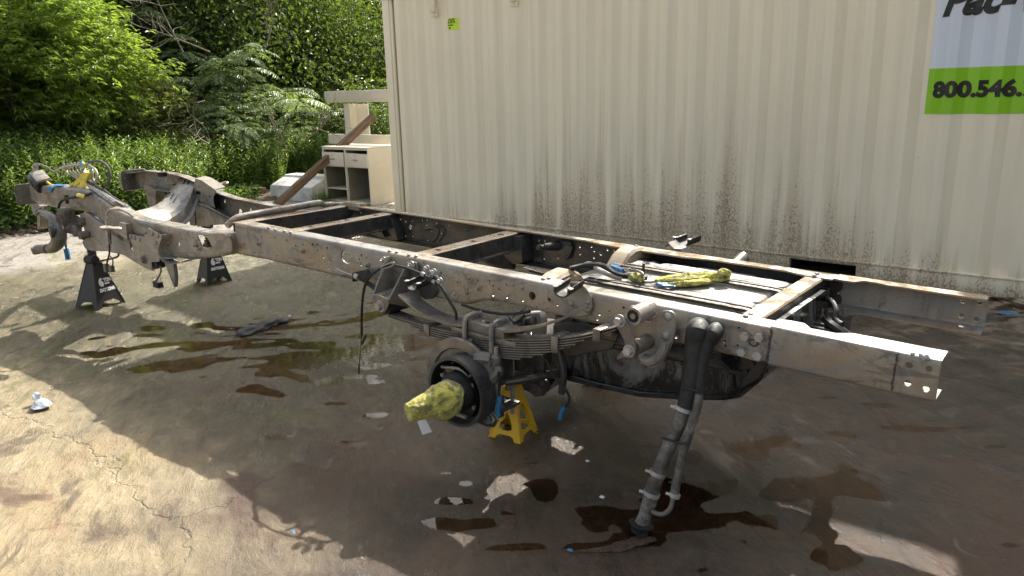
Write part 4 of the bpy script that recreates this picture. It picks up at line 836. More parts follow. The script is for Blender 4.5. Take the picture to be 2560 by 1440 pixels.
mb = MB(); mb.cyl(eye+[.0, .02, 0], eye+[0, .16, 0], .046, n=24); CB(mb, 'spring_bushing', 'black_rubber')
for x, y, s_ in ((960, 651, 1), (1029, 664, 1.2)):
    c = L(x, y, -.02); CB(MB().bolt(c, OUT, .013*s_, .012, shank=.012), 'hanger_bolt', 'zinc_bolt', angle=25)
lbr(Z2(6.547, 880, 640, [(920, 90), (1000, 85), (1060, 120), (1085, 200), (1060, 400), (1000, 560), (960, 600), (900, 500), (880, 200)]), -.014, .008, 'spring_steel', 'hanger_flange', bev=.002)
lbr(Z2(6.547, 880, 640, [(1110, 560), (1200, 480), (1330, 450), (1400, 560), (1330, 690), (1200, 700), (1120, 640)]), -.016, .010, 'dark_paint', 'bump_plate', bev=.002)
# ---- leaf springs
def spring(v0, sgn, near=True):
    Q = [L(x, y, -.13) for x, y in ((959, 779), (1010, 797), (1058, 812), (1110, 824), (1162, 834), (1237, 843), (1310, 847), (1381, 846), (1440, 839), (1495, 826), (1553, 811))]
    U = np.array([q[0] for q in Q]); Wd = np.array([q[2] for q in Q]); uc = -1.60; pitch = .0100; co = np.polyfit(U, Wd, 4)
    f = lambda u: np.polyval(co, u)
    ends = [(U[0]-.01, U[-1]+.01), (U[0]+.03, U[-1]-.02), (-2.04, -1.12), (-1.99, -1.16), (-1.93, -1.21), (-1.88, -1.26), (-1.83, -1.31), (-1.78, -1.36), (-1.73, -1.42)]
    va, vb = v0, v0+.075
    for i, (a, b) in enumerate(ends):
        uu = np.linspace(a, b, 26); mb = MB(); ww = f(uu)-i*pitch
        P = np.array([(va+.004, 0), (va, -.0022), (va, -.0054), (va+.004, -.0076), (vb-.004, -.0076), (vb, -.0054), (vb, -.0022), (vb-.004, 0)]); V = []
        for u_, w_ in zip(uu, ww): V += [(u_, p[0], w_+p[1]) for p in P]
        n = 8; Fc = [(j*n+i_, j*n+(i_+1) % n, (j+1)*n+(i_+1) % n, (j+1)*n+i_) for j in range(25) for i_ in range(n)]+[tuple(range(n))[::-1], tuple(range(25*n, 26*n))]; mb.add(V, Fc); CB(mb, 'leaf', 'spring_steel', angle=50)
    # helper leaf riding above the pack
    Pa = [L(x, y, -.13) for x, y in ((997, 736), (1020, 755), (1055, 780), (1090, 797), (1125, 807), (1160, 812))]; Pb = [L(x, y, -.13) for x, y in ((1237, 824), (1290, 824), (1350, 812), (1400, 796), (1440, 777), (1468, 766))]
    for Pz, w1 in ((Pa, .085), (Pb, .070)):
        A = smooth_line(Pz, 4); wd = [w1]*len(A)
        if Pz is Pb: wd = [max(.012, w1*(1-((i/len(A))**1.5)*.95)) for i in range(len(A))]
        mb = MB(); mb.strip([(a[0], va, a[2]) for a in A], [(a[0], va+w_, a[2]) for a, w_ in zip(A, wd)], .010); CB(mb, 'helper_leaf', 'spring_steel', angle=50)
    wt = f(-1.62)
    mb = MB(); mb.box((-1.725, va-.003, wt+.012), (-1.50, vb+.003, wt+.052), .004); mb.cyl((-1.61, va+.035, wt+.052), (-1.61, va+.035, wt+.0525), .015, n=14, mi=1); CB(mb, 'spring_block', ['cast_iron', 'pocket_dark'])
    mb = MB(); mb.box((-1.79, va-.002, wt-.012), (-1.44, vb+.002, wt+.010), .002); CB(mb, 'spring_spacer', 'spring_steel')
    for uu, lo in ((-1.700, -.30), (-1.555, -.53)):
        mb = MB(); mb.tube([(uu, va-.014, wt+lo+.20 if lo < -.4 else wt-.08), (uu, va-.014, wt+.035), (uu, va-.004, wt+.062), (uu, va+.02, wt+.070), (uu, vb-.02, wt+.070), (uu, vb+.004, wt+.062), (uu, vb+.014, wt+.035), (uu, vb+.014, wt-.25)], .010, n=10); CB(mb, 'u_bolt', 'grey_steel', angle=50)
    for x, y in ((1066, 826), (1386, 858), (1491, 838)):
        c = L(x, y, -.14); u_ = c[0]; wt_ = f(u_); nb = 4 if u_ < -1.9 else (5 if u_ < -1.2 else 3); mb = MB(); hh = nb*pitch+.008
        mb.box((u_-.016, va-.007, wt_-hh), (u_+.016, va-.001, wt_+.008), .0025); mb.box((u_-.016, va-.007, wt_+.003), (u_+.016, vb+.004, wt_+.009), .002); mb.box((u_-.016, vb-.001, wt_-hh), (u_+.016, vb+.005, wt_+.006)); CB(mb, 'leaf_clip', 'spring_steel')
    return f
def smooth_line(P, sub):
    P = np.array(P, float); Q = np.vstack([2*P[0]-P[1], P, 2*P[-1]-P[-2]]); out = []
    for i in range(len(P)-1):
        p0, p1, p2, p3 = Q[i:i+4]
        for tt in np.linspace(0, 1, sub, endpoint=False): out.append(.5*((2*p1)+(-p0+p2)*tt+(2*p0-5*p1+4*p2-p3)*tt**2+(-p0+3*p1-3*p2+p3)*tt**3))
    return np.array(out+[P[-1]])
fs = spring(-.135, 1); fs2 = spring(.93, 1)
# ---- rear shackle bracket
sp_o = smooth2d(lpoly([(1578, 766), (1592, 770), (1602, 785), (1612, 803), (1630, 804), (1645, 790), (1658, 779), (1679, 780), (1688, 792), (1688, 820), (1684, 845), (1670, 880), (1657, 903), (1637, 917), (1618, 914), (1600, 896), (1590, 866), (1574, 812), (1566, 785)], -.03), 3)
mb = MB(); mb.plate(sp_o, .012, vframe(-.03), [], .003); CB(mb, 'shackle_bracket', 'grey_steel')
mb = MB(); A = [L(x, y, -.036) for x, y in ((1668, 850), (1660, 875), (1646, 893), (1628, 900), (1612, 895))]; mb.tube([a-np.array([0, .012, 0]) for a in A], .020, n=10); CB(mb, 'bracket_rib', 'grey_steel')
mb = MB(); a = L(1582, 791, -.15); mb.cyl(a, a+[0, .12, 0], .032, n=28, inner=.023); mb.cyl(a+[0, .004, 0], a+[0, .11, 0], .023, n=20, mi=1); mb.cyl(a-[0, .002, 0], a+[0, .1, 0], .010, n=12); CB(mb, 'shackle_bush', ['grey_steel', 'black_rubber'])
mb = MB(); a2 = L(1583, 872, -.14); mb.cyl(a2, a2+[0, .11, 0], .028, n=24); CB(mb, 'shackle_bush', 'cast_iron')
q = smooth2d(lpoly([(1541, 790), (1552, 790), (1562, 797), (1575, 815), (1586, 845), (1590, 870), (1588, 888), (1578, 893), (1560, 893), (1549, 897), (1546, 893), (1556, 880), (1566, 868), (1563, 850), (1553, 830), (1541, 805)], -.155), 2)
mb = MB(); mb.plate(q, .009, vframe(-.158), [], .0025); CB(mb, 'shackle_link', 'cast_iron')
for x, y in ((1550, 802), (1573, 877)): CB(MB().bolt(L(x, y, -.163), OUT, .016, .018), 'shackle_bolt', 'zinc_bolt', angle=25)
for x, y in ((1670, 792), (1664, 838)): CB(MB().rivet(L(x, y, -.036), OUT, .016), 'shackle_rivet', 'zinc_bolt')

# ---- rear axle
AX = L(1150, 965, -.2); au, aw = -1.665, -.452
mb = MB(); mb.lathe((au, -.17, aw), INN, [(0, .080), (.03, .082), (.08, .078), (.13, .062), (.35, .055), (.42, .06), (.5, .12), (.58, .15), (.66, .12), (.74, .06), (.8, .05), (1.05, .052), (1.2, .055)], n=24); CB(mb, 'axle_housing', 'cast_iron')
def sector(r0, r1, a0, a1, v, vv, cu, cw, n=22, lip=.0):
    mb = MB(); an = np.radians(np.linspace(a0, a1, n)); A = [(cu+r0*math.cos(a), v, cw+r0*math.sin(a)) for a in an]; B = [(cu+r1*math.cos(a), vv, cw+r1*math.sin(a)) for a in an]; mb.strip(A, B, .003, (0, -1, 0)); return mb
mb = sector(.09, .150, 25, 235, -.168, -.172, au-.04, aw+.005); mb2 = sector(.150, .156, 25, 235, -.172, -.182, au-.04, aw+.005); mb.add(mb2.v, mb2.f); mb2 = sector(.156, .195, 25, 235, -.182, -.180, au-.04, aw+.005); mb.add(mb2.v, mb2.f); mb2 = sector(.195, .199, 25, 235, -.180, -.168, au-.04, aw+.005); mb.add(mb2.v, mb2.f); CB(mb, 'backing_shield', 'cast_iron')
mb = sector(.09, .185, 250, 325, -.175, -.180, au, aw-.0); CB(mb, 'backing_shield', 'grey_steel')
hu, hw = au, aw
mb = MB(); mb.cyl((hu, -.255, hw), (hu, -.17, hw), .150, n=40, inner=.137); CB(mb, 'drum_rim', 'dark_paint')
mb = MB(); mb.cyl((hu, -.20, hw), (hu, -.185, hw), .140, n=40); CB(mb, 'backing_plate', 'black_gloss')
mb = MB()
for a0, a1 in ((-55, 75), (105, 235)):
    m2 = sector(.118, .124, a0, a1, -.255, -.200, hu, hw, 16); mb.add(m2.v, m2.f); m2 = sector(.085, .12, a0, a1, -.228, -.228, hu, hw, 16); mb.add(m2.v, m2.f)
mb.build; CB(mb, 'brake_shoe', 'black_gloss')
mb = MB(); mb.lathe((hu, -.19, hw), OUT, [(0, .085), (.06, .085), (.075, .075), (.09, .066), (.16, .062)], n=28); CB(mb, 'hub', 'black_rubber')
mb = MB(); mb.tube([(hu-.08, -.245, hw+.09), (hu+.02, -.245, hw+.105), (hu+.08, -.245, hw+.085)], .006, n=8); mb.tube([(hu-.05, -.245, hw-.1), (hu+.05, -.245, hw-.1)], .009, n=8)
for a in (30, 150, 210, 330): mb.cyl((hu+.1*math.cos(math.radians(a)), -.24, hw+.1*math.sin(math.radians(a))), (hu+.1*math.cos(math.radians(a)), -.20, hw+.1*math.sin(math.radians(a))), .009, n=10)
CB(mb, 'shoe_spring', 'grey_steel')
# caliper bracket arms
b1 = L(1222, 903, -.16); b2 = L(1208, 1040, -.16)
mb = MB(); mb.cyl(b1-[0, .02, 0], b1+[0, .055, 0], .024, n=18, inner=.011); mb.tube([(hu+.05, -.17, hw+.14), (hu+.11, -.16, hw+.145), b1+[-.01, .015, 0]], [.030, .026, .02], n=8); mb.tube([(hu+.12, -.165, hw+.06), (hu+.15, -.15, hw+.10), b1+[0, .015, -.01]], [.028, .02, .016], n=8); mb.plate([(hu+.02, hw+.13), (b1[0], b1[2]+.02), (b1[0]-.01, b1[2]-.03), (hu+.13, hw+.03)], .02, vframe(-.145), [], .004); CB(mb, 'caliper_bracket', 'cast_iron')
mb = MB(); b2 = L(1228, 1042, -.16); mb.cyl(b2-[0, .02, 0], b2+[0, .06, 0], .022, n=18, inner=.010); mb.tube([(hu+.07, -.165, hw-.12), (hu+.12, -.16, hw-.13), b2+[-.01, .015, 0.003]], [.032, .026, .02], n=8); CB(mb, 'caliper_bracket', 'dark_paint')
lq = smooth2d(lpoly([(1160, 882), (1195, 893), (1238, 891), (1246, 903), (1238, 918), (1218, 926), (1208, 950), (1202, 975), (1185, 955), (1168, 915)], -.15), 2); mb = MB(); mb.plate(lq, .035, vframe(-.15), [], .010); CB(mb, 'caliper_bracket_web', 'cast_iron')
lbr([(1330, 850), (1312, 880), (1314, 915), (1332, 940), (1365, 952), (1400, 948), (1440, 900), (1430, 840)], .55, .30, 'black_gloss', 'tank_front_shield', bev=.02)
mb = MB(); mb.box((-1.58, -.02, -.40), (-1.50, .10, -.27), .01); mb.box((-1.66, .02, -.36), (-1.60, .14, -.26), .01); CB(mb, 'axle_perch', 'dark_paint')
# spring seat, lower plate, shock bits: dark hardware between axle and spring
mb = MB(); mb.box((-1.69, -.14, aw+.045), (-1.52, -.05, fs(-1.6)-.085), .006); CB(mb, 'spring_seat', 'dark_paint')
mb = MB(); mb.box((-1.70, -.155, aw-.085), (-1.50, -.03, aw-.07), .003); CB(mb, 'u_bolt_plate', 'dark_paint')
for u, v in ((-1.53, -.15), (-1.53, -.045), (-1.67, -.15)): mb = MB(); mb.cyl((u, v, aw-.13), (u, v, aw+.2), .0095, n=10); mb.bolt((u, v, aw-.085), (0, 0, -1), .016, .014); CB(mb, 'u_bolt_leg', 'grey_steel')
mb = MB(); mb.box((-1.50, .0, -.36), (-1.40, .06, -.28), .008); mb.box((-1.47, .02, -.50), (-1.42, .045, -.30), .006); mb.cyl((-1.445, .0, -.47), (-1.445, .07, -.47), .03, n=16); mb.tube([(-1.38, .1, -.50), (-1.37, .1, -.4), (-1.40, .1, -.3)], .016, n=8); CB(mb, 'sway_bar_link', 'dark_paint')
mb = MB(); mb.tube([(-1.52, -.1, -.42), (-1.42, .0, -.40), (-1.40, .2, -.42), (-1.40, .7, -.42)], .018, n=10); CB(mb, 'sway_bar', 'dark_paint')
# bright differential cover / far shock seen under the near rail
lbr([(1283, 835), (1322, 783), (1352, 781), (1360, 800), (1358, 838), (1340, 845)], .30, .05, 'tank_top', 'link_bracket', [(1330, 828, .02)], bev=.006)
mb = MB(); a = L(1290, 812, .25); mb.cyl(a, a+[.10, -.0, .04], .022, n=14); mb.cyl(a+[.05, .0, .02], a+[.07, 0, .028], .036, n=16); mb.tube([L(1270, 790, .2), L(1290, 805, .2), L(1315, 785, .2)], .008); CB(mb, 'valve_body', 'dark_paint')
mb = MB(); mb.tube([L(x, y, -.02) for x, y in ((1155, 762), (1200, 776), (1255, 785), (1300, 783), (1325, 778))], .006, n=8); CB(mb, 'brake_line', 'black_rubber')
mb = MB(); mb.tube([L(x, y, .25) for x, y in ((1250, 808), (1275, 797), (1320, 765), (1330, 750))], .004, n=6); CB(mb, 'brake_line', 'bare_hose_metal')

# ---- fuel tank
q = [(1392, 790), (1384, 850), (1388, 905), (1412, 938), (1500, 962), (1600, 984), (1690, 990), (1800, 991), (1838, 985), (1880, 950), (1908, 915), (1912, 860)]
q = lpoly(q, .13); q = q+[(q[-1][0]+.0, -.06), (q[0][0], -.06)]
mb = MB(); mb.plate(q, .67, vframe(.465), [], .022); tank = CB(mb, 'fuel_tank', 'tank_black', label='black fuel tank slung between the rails, dusty on its side')
mb = MB(); lipq = lpoly([(1386, 932), (1412, 946), (1500, 968), (1600, 989), (1690, 995), (1800, 996), (1842, 989), (1884, 953), (1880, 946), (1836, 980), (1800, 987), (1690, 986), (1600, 980), (1500, 958), (1414, 935), (1388, 922)], .122); mb.plate(lipq, .016, vframe(.120), [], .003); CB(mb, 'tank_seam', 'black_gloss')
a = L(1400, 890, .121); b = L(1890, 925, .121); mb = MB(); mb.strip([(-1.33, .121, -.262), (-.66, .121, -.232)], [(-1.33, .121, -.274), (-.66, .121, -.244)], .004, (0, -1, 0)); CB(mb, 'pressed_bead', 'tank_black')
def tu(x, y, w_=-.035): return LW(x, y, w_)
c00 = tu(1440, 700); c10 = tu(1575, 650); c11 = tu(1975, 715); c01 = tu(1890, 780)
u0, u1, v0_, v1_ = -1.365, -.628, .13, .735
mb = MB(); mb.box((u0, v0_, -.12), (u1, v1_, -.040), .026); 
for va_, vb_ in ((v0_+.105, v0_+.215), (v0_+.223, v0_+.345), (v0_+.353, v1_-.115)): mb.plate(rrect(u0+.05, va_, u1-.04, vb_, .03), .012, ((0, 0, -.038), (1, 0, 0), (0, 1, 0), (0, 0, 1)), [], .009)

mb.plate(rrect(u0+.12, v1_-.10, u1-.04, v1_-.015, .03), .016, ((0, 0, -.038), (1, 0, 0), (0, 1, 0), (0, 0, 1)), [], .006); mb.plate(rrect(u0+.02, v0_+.015, u1-.06, v0_+.085, .025), .014, ((0, 0, -.038), (1, 0, 0), (0, 1, 0), (0, 0, 1)), [], .005)
OT = CB(mb, 'tank_top_shell', 'tank_top')
for (xa, ya), (xb, yb) in (((1478, 694), (1882, 782)), ((1575, 658), (1945, 734))):
    a = LW(xa, ya, -.018); b = LW(xb, yb, -.018); vv = (a[1]+b[1])/2
    P = [(u0-.012, vv, -.08), (u0-.004, vv, -.030), (u0+.02, vv, -.017)]+[(u, vv, -.0165) for u in np.linspace(u0+.1, u1-.1, 6)]+[(u1-.02, vv, -.018), (u1+.006, vv, -.032), (u1+.012, vv, -.09)]
    for o_, wd, m_, dz in ((-.021, .014, 'black_rubber', .004), (.0, .026, 'wet_top_steel', 0), (.021, .014, 'black_rubber', .004)):
        mb = MB(); mb.strip([(p[0], p[1]+o_-wd/2, p[2]+dz) for p in P], [(p[0], p[1]+o_+wd/2, p[2]+dz) for p in P], .006 if m_ == 'black_rubber' else .003); CB(mb, 'tank_strap' if m_ != 'black_rubber' else 'strap_rubber', m_)
mb = MB()
for zz in np.linspace(0, 1, 6): a = tu(1870+zz*18, 776+zz*10); mb.box((u1+.004, .17+zz*.05, -.05), (u1+.010, .18+zz*.05, -.03))
lbr([(1385, 815), (1420, 805), (1500, 818), (1545, 838), (1530, 870), (1420, 890), (1388, 850)], .07, .01, 'dark_paint', 'tank_shield', bev=.003)
mb = MB(); mb.strip([(-1.35, .06, -.20), (-.6, .06, -.20)], [(-1.35, .13, -.18), (-.6, .13, -.18)], .004); mb.box((-1.34, .115, -.235), (-.60, .13, -.20), .002); CB(mb, 'tank_skirt', 'dark_paint')
q = lpoly([(1795, 880), (1905, 905), (1912, 915), (1890, 950), (1845, 975), (1850, 955), (1875, 925), (1830, 930), (1800, 905)], .05); mb = MB(); mb.plate(q, .01, vframe(.07), [], .003); CB(mb, 'tank_guard', 'black_gloss')
mb = MB(); mb.box((-.63, .58, -.30), (-.44, .82, -.15), .02); CB(mb, 'tank_end_bracket', 'dark_paint')  # added box, shades the strip of pad behind the tank
# hoses and senders lying on the tank
def hose(pts, r, mat='black_rubber', name='fuel_line'):
    mb = MB(); mb.tube([LW(x, y, w_) for x, y, w_ in pts], r, n=8); return CB(mb, name, mat)
hose([(1425, 672, .02), (1460, 664, .03), (1490, 662, .04), (1515, 668, .03), (1535, 683, .01), (1560, 690, .0), (1590, 692, -.01)], .012, 'black_rubber'); hose([(1470, 660, .03), (1500, 664, .035), (1540, 672, .01), (1575, 684, 0), (1610, 690, -.01)], .009)
hose([(1488, 668, .03), (1508, 680, .02), (1530, 690, .0), (1555, 697, -.01)], .010, 'cable_grey'); hose([(1552, 689, .0), (1580, 684, .015), (1600, 690, .01), (1604, 700, -.01)], .007, 'bare_hose_metal'); hose([(1575, 680, .0), (1590, 676, .03), (1606, 684, .03), (1608, 698, -.01)], .006, 'bare_hose_metal'); hose([(1590, 700, -.015), (1620, 705, -.015), (1650, 700, -.01)], .007, 'bare_hose_metal')
hose([(1530, 668, .02), (1545, 673, .02), (1556, 678, .015)], .013, 'blue_tape', 'blue_tape_wrap'); mb = MB(); c = LW(1478, 664, .03); mb.box(c-[.03, .02, .012], c+[.03, .02, .012], .005); c = LW(1608, 688, .0); mb.cyl(c, c+[0, 0, .05], .006, n=8); c = LW(1600, 700, -.02); mb.cyl(c, c+[0, 0, .02], .03, n=18); CB(mb, 'connector_block', 'black_rubber')
# ---- filler neck and vent hose
def P3(lst): return [L(x, y, v) for x, y, v in lst]
filler_v = lambda y: -.03-.20*(y-820)/520
def fl(pts): return [L(x, y, filler_v(y)) for x, y in pts]
mb = MB(); p0 = L(1745, 815, .06); mb.tube([p0]+fl([(1746, 826), (1741, 850), (1735, 900), (1727, 960), (1715, 1008), (1708, 1030)]), [.036, .042, .040, .034, .031, .028, .027], n=16); CB(mb, 'filler_hose', 'black_rubber', label='wide black rubber filler hose coming out of the rail slot')
mb = MB(); mb.tube([L(1790, 815, .06)]+fl([(1788, 830), (1775, 850), (1762, 880), (1752, 930), (1748, 985)]), [.026, .028, .025, .022, .020, .018], n=14); CB(mb, 'vent_hose', 'black_rubber')
mb = MB(); mb.tube(fl([(1708, 1026), (1693, 1070), (1668, 1125), (1650, 1172), (1640, 1200)]), .0245, n=16); mb.tube(fl([(1640, 1196), (1628, 1235), (1622, 1262)]), .026, n=16); mb.tube(fl([(1622, 1255), (1612, 1290), (1602, 1312)]), .0235, n=16); CB(mb, 'filler_pipe', 'corroded_pipe')
mb = MB(); mb.tube(fl([(1748, 983), (1742, 1020), (1725, 1075), (1708, 1130), (1694, 1190), (1686, 1236)]), .0155, n=14); CB(mb, 'vent_pipe', 'corroded_pipe')
mb = MB(); mb.tube(fl([(1683, 1240), (1677, 1268), (1662, 1284), (1645, 1285), (1630, 1278)]), .0085, n=10); CB(mb, 'vent_elbow', 'cast_iron')
a, b = fl([(1604, 1308), (1596, 1338)]); d = nv(b-a); mb = MB(); mb.lathe(a, d, [(0, .020), (.002, .045), (.006, .045), (.008, .026), (.014, .030), (.018, .026), (.022, .032), (.028, .026), (.032, .031), (.040, .024), (.041, 0)], n=26); CB(mb, 'filler_flange', 'black_rubber')
for (x, y), rr in (((1709, 1022), .031), ((1644, 1183), .030), ((1629, 1234), .030), ((1687, 1238), .019)):
    p = fl([(x, y)])[0]; p2 = fl([(x-8, y+22)])[0]; d = nv(p2-p); m0 = MB(); m0.cyl(p-d*.007, p+d*.007, rr, n=20); s_ = nv(np.cross(d, [0, 1, 0])); m0.cyl(p-s_*rr*1.0-[.008, rr*.6, 0], p-s_*rr*1.0+[.010, -rr*.6, 0], .006, n=8); CB(m0, 'hose_clamp', 'zinc_bolt')
for q_ in ([(1665, 1086), (1690, 1094), (1712, 1100), (1732, 1102)], [(1714, 966), (1735, 966), (1756, 972)]): mb = MB(); mb.tube([p_-np.array([0, .03, 0]) for p_ in fl(q_)], .004, n=6); CB(mb, 'cable_tie', 'black_rubber')
# ---- brake cables and hoses
def ctube(pts, v, r, mat, name): mb = MB(); mb.tube([L(x, y, v+(.0005*i)) for i, (x, y) in enumerate(pts)], r, n=8); return CB(mb, name, mat)
ctube([(1141, 800), (1139, 780), (1124, 753), (1113, 735), (1101, 715), (1083, 703), (1057, 686), (1017, 670), (987, 663), (972, 662), (953, 670), (926, 690), (912, 715), (905, 765), (904, 838)], -.10, .0062, 'black_rubber', 'brake_cable')
ctube([(904, 838), (902, 865), (900, 890), (898, 908)], -.10, .0022, 'black_rubber', 'cable_end'); ctube([(905, 860), (910, 848), (916, 838)], -.102, .006, 'black_rubber', 'cable_spring'); ctube([(898, 908), (897, 933)], -.10, .0042, 'black_rubber', 'cable_tip')
ctube([(952, 668), (970, 660), (984, 656), (982, 664), (956, 672), (952, 668)], -.105, .0035, 'grey_steel', 'cable_guide')
for x, y in ((1058, 686), (1085, 704)): p = L(x, y, -.10); q = L(x+8, y+5, -.10); d = nv(q-p); CB(MB().cyl(p-d*.009, p+d*.009, .0095, n=14), 'cable_ferrule', 'zinc_bolt')
ctube([(1070, 693), (1075, 697), (1082, 702)], -.10, .014, 'black_rubber', 'cable_grommet')
ctube([(1068, 671), (1076, 680), (1084, 684), (1080, 692)], -.10, .005, 'grey_steel', 'cable_bracket'); ctube([(1070, 695), (1085, 690), (1095, 700), (1102, 703)], -.09, .010, 'black_rubber', 'cable_arm')
mb = MB()
for x, y in ((1068, 671), (1101, 702), (1086, 680)): mb.bolt(L(x, y, -.10), OUT, .011, .012)
CB(mb, 'cable_bolt', 'zinc_bolt')['kind'] = 'stuff'
lbr(Z2(6.547, 880, 640, [(40, 290), (60, 265), (230, 225), (250, 250), (290, 330), (240, 400), (90, 300), (60, 310), (55, 410), (40, 400)]), -.05, .03, 'black_rubber', 'cable_box'); ctube([(893, 690), (905, 697), (925, 712), (940, 722)], -.05, .011, 'black_rubber', 'cable_sleeve'); ctube([(842, 672), (862, 681), (888, 690)], -.03, .0035, 'zinc_bolt', 'cable_rod')
mb = MB(); p = L(893, 690, -.06); mb.cyl(p-[.012, 0, 0], p+[.012, 0, -.005], .016, n=12); CB(mb, 'cable_ferrule', 'zinc_bolt')
ctube([(1352, 893), (1368, 905), (1378, 928), (1395, 955), (1415, 975), (1424, 998), (1416, 1015), (1408, 1025)], -.02, .0055, 'black_rubber', 'brake_hose'); ctube([(1413, 1018), (1405, 1030), (1400, 1048)], -.02, .010, 'blue_tape', 'blue_tape_wrap')
ctube([(1248, 990), (1249, 1005), (1245, 1025), (1246, 1040)], -.17, .010, 'blue_tape', 'blue_tape_wrap'); ctube([(1247, 930), (1248, 960), (1248, 990)], -.17, .006, 'black_rubber', 'brake_hose')

# ---- arch (engine) crossmember
FE = [(.84, 446, 443), (.72, 428, 468), (.58, 408, 496), (.46, 386, 512), (.32, 362, 520), (.16, 330, 527), (.03, 300, 530)]
RE = [(.85, 490, 447), (.74, 482, 472), (.64, 468, 508), (.54, 446, 533), (.42, 420, 549), (.26, 380, 557), (.06, 335, 553)]
A = smooth_line([L(x, y, v) for v, x, y in FE], 4); B = smooth_line([L(x, y, v) for v, x, y in RE], 4); mb = MB(); rows = []
for s_, dz in ((-.12, -.07), (0, -.006), (.06, 0), (.3, .004), (.5, .006), (.7, .004), (.94, 0), (1.0, -.006), (1.06, -.075), (1.2, -.08)): rows.append(A+(B-A)*s_+np.array([0, 0, dz]))
nA = n = len(A); V = np.vstack(rows); k = len(rows); mb.add(V, [(j*n+i, j*n+i+1, (j+1)*n+i+1, (j+1)*n+i) for j in range(k-1) for i in range(n-1)]); o = CB(mb, 'engine_crossmember', 'washed_steel', label='wide stamped crossmember sweeping up to the far rail', angle=50); md = o.modifiers.new('s', 'SOLIDIFY'); md.thickness = .006
mb = MB()
def onarch(x, y, r, rx=None):
    # nearest point of the sheet along the ray
    best = None
    for j in range(2, 7):
        for i in range(n):
            p = rows[j][i]; w_ = toW(p)-[0, 0, CAMH]; c = R.T@w_; d = math.hypot(CX+F*c[0]/c[2]-x, CY+F*c[1]/c[2]-y)
            if best is None or d < best[0]: best = (d, j, i)
    _, j, i = best; i = min(max(i, 1), n-2); p = rows[j][i]; t1 = nv(rows[j][i+1]-rows[j][i-1]); t2 = nv(rows[j+1][i]-rows[j-1][i]); nn = nv(np.cross(t1, t2)); nn = nn if nn[2] > 0 else -nn
    return p, nn, t1, t2
for x, y, r in ((435, 457.6, .013), (412.6, 484.6, .013), (423, 488, .013), (403, 498, .006)): p, nn, t1, t2 = onarch(x, y, r); mb.cyl(p+nn*.003, p+nn*.005, r*1.2, n=12)
for x, y in ((464, 455.6), (472, 458), (431, 494), (439.6, 497)):
    p, nn, t1, t2 = onarch(x, y, 0); V = [p+nn*.005+t1*a+t2*b for a, b in ((-.035, -.005), (.035, -.005), (.035, .005), (-.035, .005))]; V += [q-nn*.004 for q in V]; mb.add(V, [(0, 1, 2, 3), (7, 6, 5, 4), (0, 4, 5, 1), (1, 5, 6, 2), (2, 6, 7, 3), (3, 7, 4, 0)])
CB(mb, 'punched_opening', 'pocket_dark')['kind'] = 'stuff'  # black marks on the sheet, painted as the shade of its holes
# tower plate joining it to the far rail
hq = [lv(x, y, .76) for x, y in ((488.5, 477), (501, 477.5), (503, 488.5), (490, 487.5))]
mb = MB(); mb.plate(lpoly([(490, 447), (505, 452), (537, 474), (541, 478), (533, 492), (534, 508), (537, 518), (520, 515), (500, 503), (487, 499), (476, 492)], .76), .008, vframe(.76), [hq, circ(*lv(524.6, 492, .76), .012, 10)], .003)
mb.strip([L(x, y, .76) for x, y in ((487, 446), (505, 452), (537, 474))], [L(x, y, .76)+np.array([0, .09, .012]) for x, y in ((487, 446), (505, 452), (537, 474))], .006); CB(mb, 'tower_plate', 'washed_steel')
lbr([(500, 470), (537, 478), (545, 520), (500, 510)], .80, .004, 'pocket_dark', 'tower_cavity')  # black sheet painting the shade inside the tower
# suspension bracket under the far rail, and a dark plate painting the void's shade beside it
lbr([(489, 506), (505, 508), (522, 516), (560, 538), (585, 550), (560, 560), (530, 562), (494, 566)], .74, .01, 'washed_steel', 'radius_arm_bracket', bev=.003); lbr([(484, 504), (492, 505), (494, 562), (482, 566), (477, 545), (460, 545), (448, 540), (475, 515)], .80, .04, 'dark_paint', 'bracket_back')
mb = MB(); mb.strip([L(x, y, .79) for x, y in ((478, 500), (500, 506), (540, 520), (580, 540), (600, 548))], [L(x, y, .79)+np.array([0, -.06, 0]) for x, y in ((478, 500), (500, 506), (540, 520), (580, 540), (600, 548))], .006); CB(mb, 'lower_flange', 'dark_paint')
# far front: bumper plate, rail mount post, black cap, shackle eye
def uplate(cx_, v0, v1, w0, w1, t_, name, mat='cast_iron', hl=()):
    mb = MB(); mb.plate(rrect(v0, w0, v1, w1, .03), t_, ((cx_, 0, 0), (0, 1, 0), (0, 0, 1), (1, 0, 0)), [circ(a, b, r, 12) for a, b, r in hl], .002); return CB(mb, name, mat)
ub = L(342, 450, VF)[0]; tt = L(340, 428, VF)[2]; uplate(ub-.01, VF-.13, VF+.10, tt-.17, tt+.015, .008, 'bumper_plate', hl=((VF-.10, tt-.05, .008), (VF-.10, tt-.12, .008)))
mb = MB(); mb.tube([(ub, VF-.13, tt-.01), (ub-.01, VF-.145, tt-.03), (ub-.01, VF-.14, tt-.15)], .005); CB(mb, 'plate_edge', 'zinc_bolt')
ub2 = L(73, 480, 0)[0]; t2 = L(70, 463, 0)[2]; uplate(ub2-.012, -.10, .13, t2-.155, t2+.012, .008, 'bumper_plate', hl=((-.07, t2-.05, .01), (-.07, t2-.11, .01)))
lbr([(361, 463), (376, 466), (392, 475), (391, 505), (393, 520), (376, 516), (369, 490)], .79, .02, 'washed_steel', 'rail_post', back=.86)
lbr([(76, 505), (92, 508), (104, 516), (103, 560), (97, 572), (96, 540), (84, 530)], .05, .02, 'washed_steel', 'rail_post', back=.1)
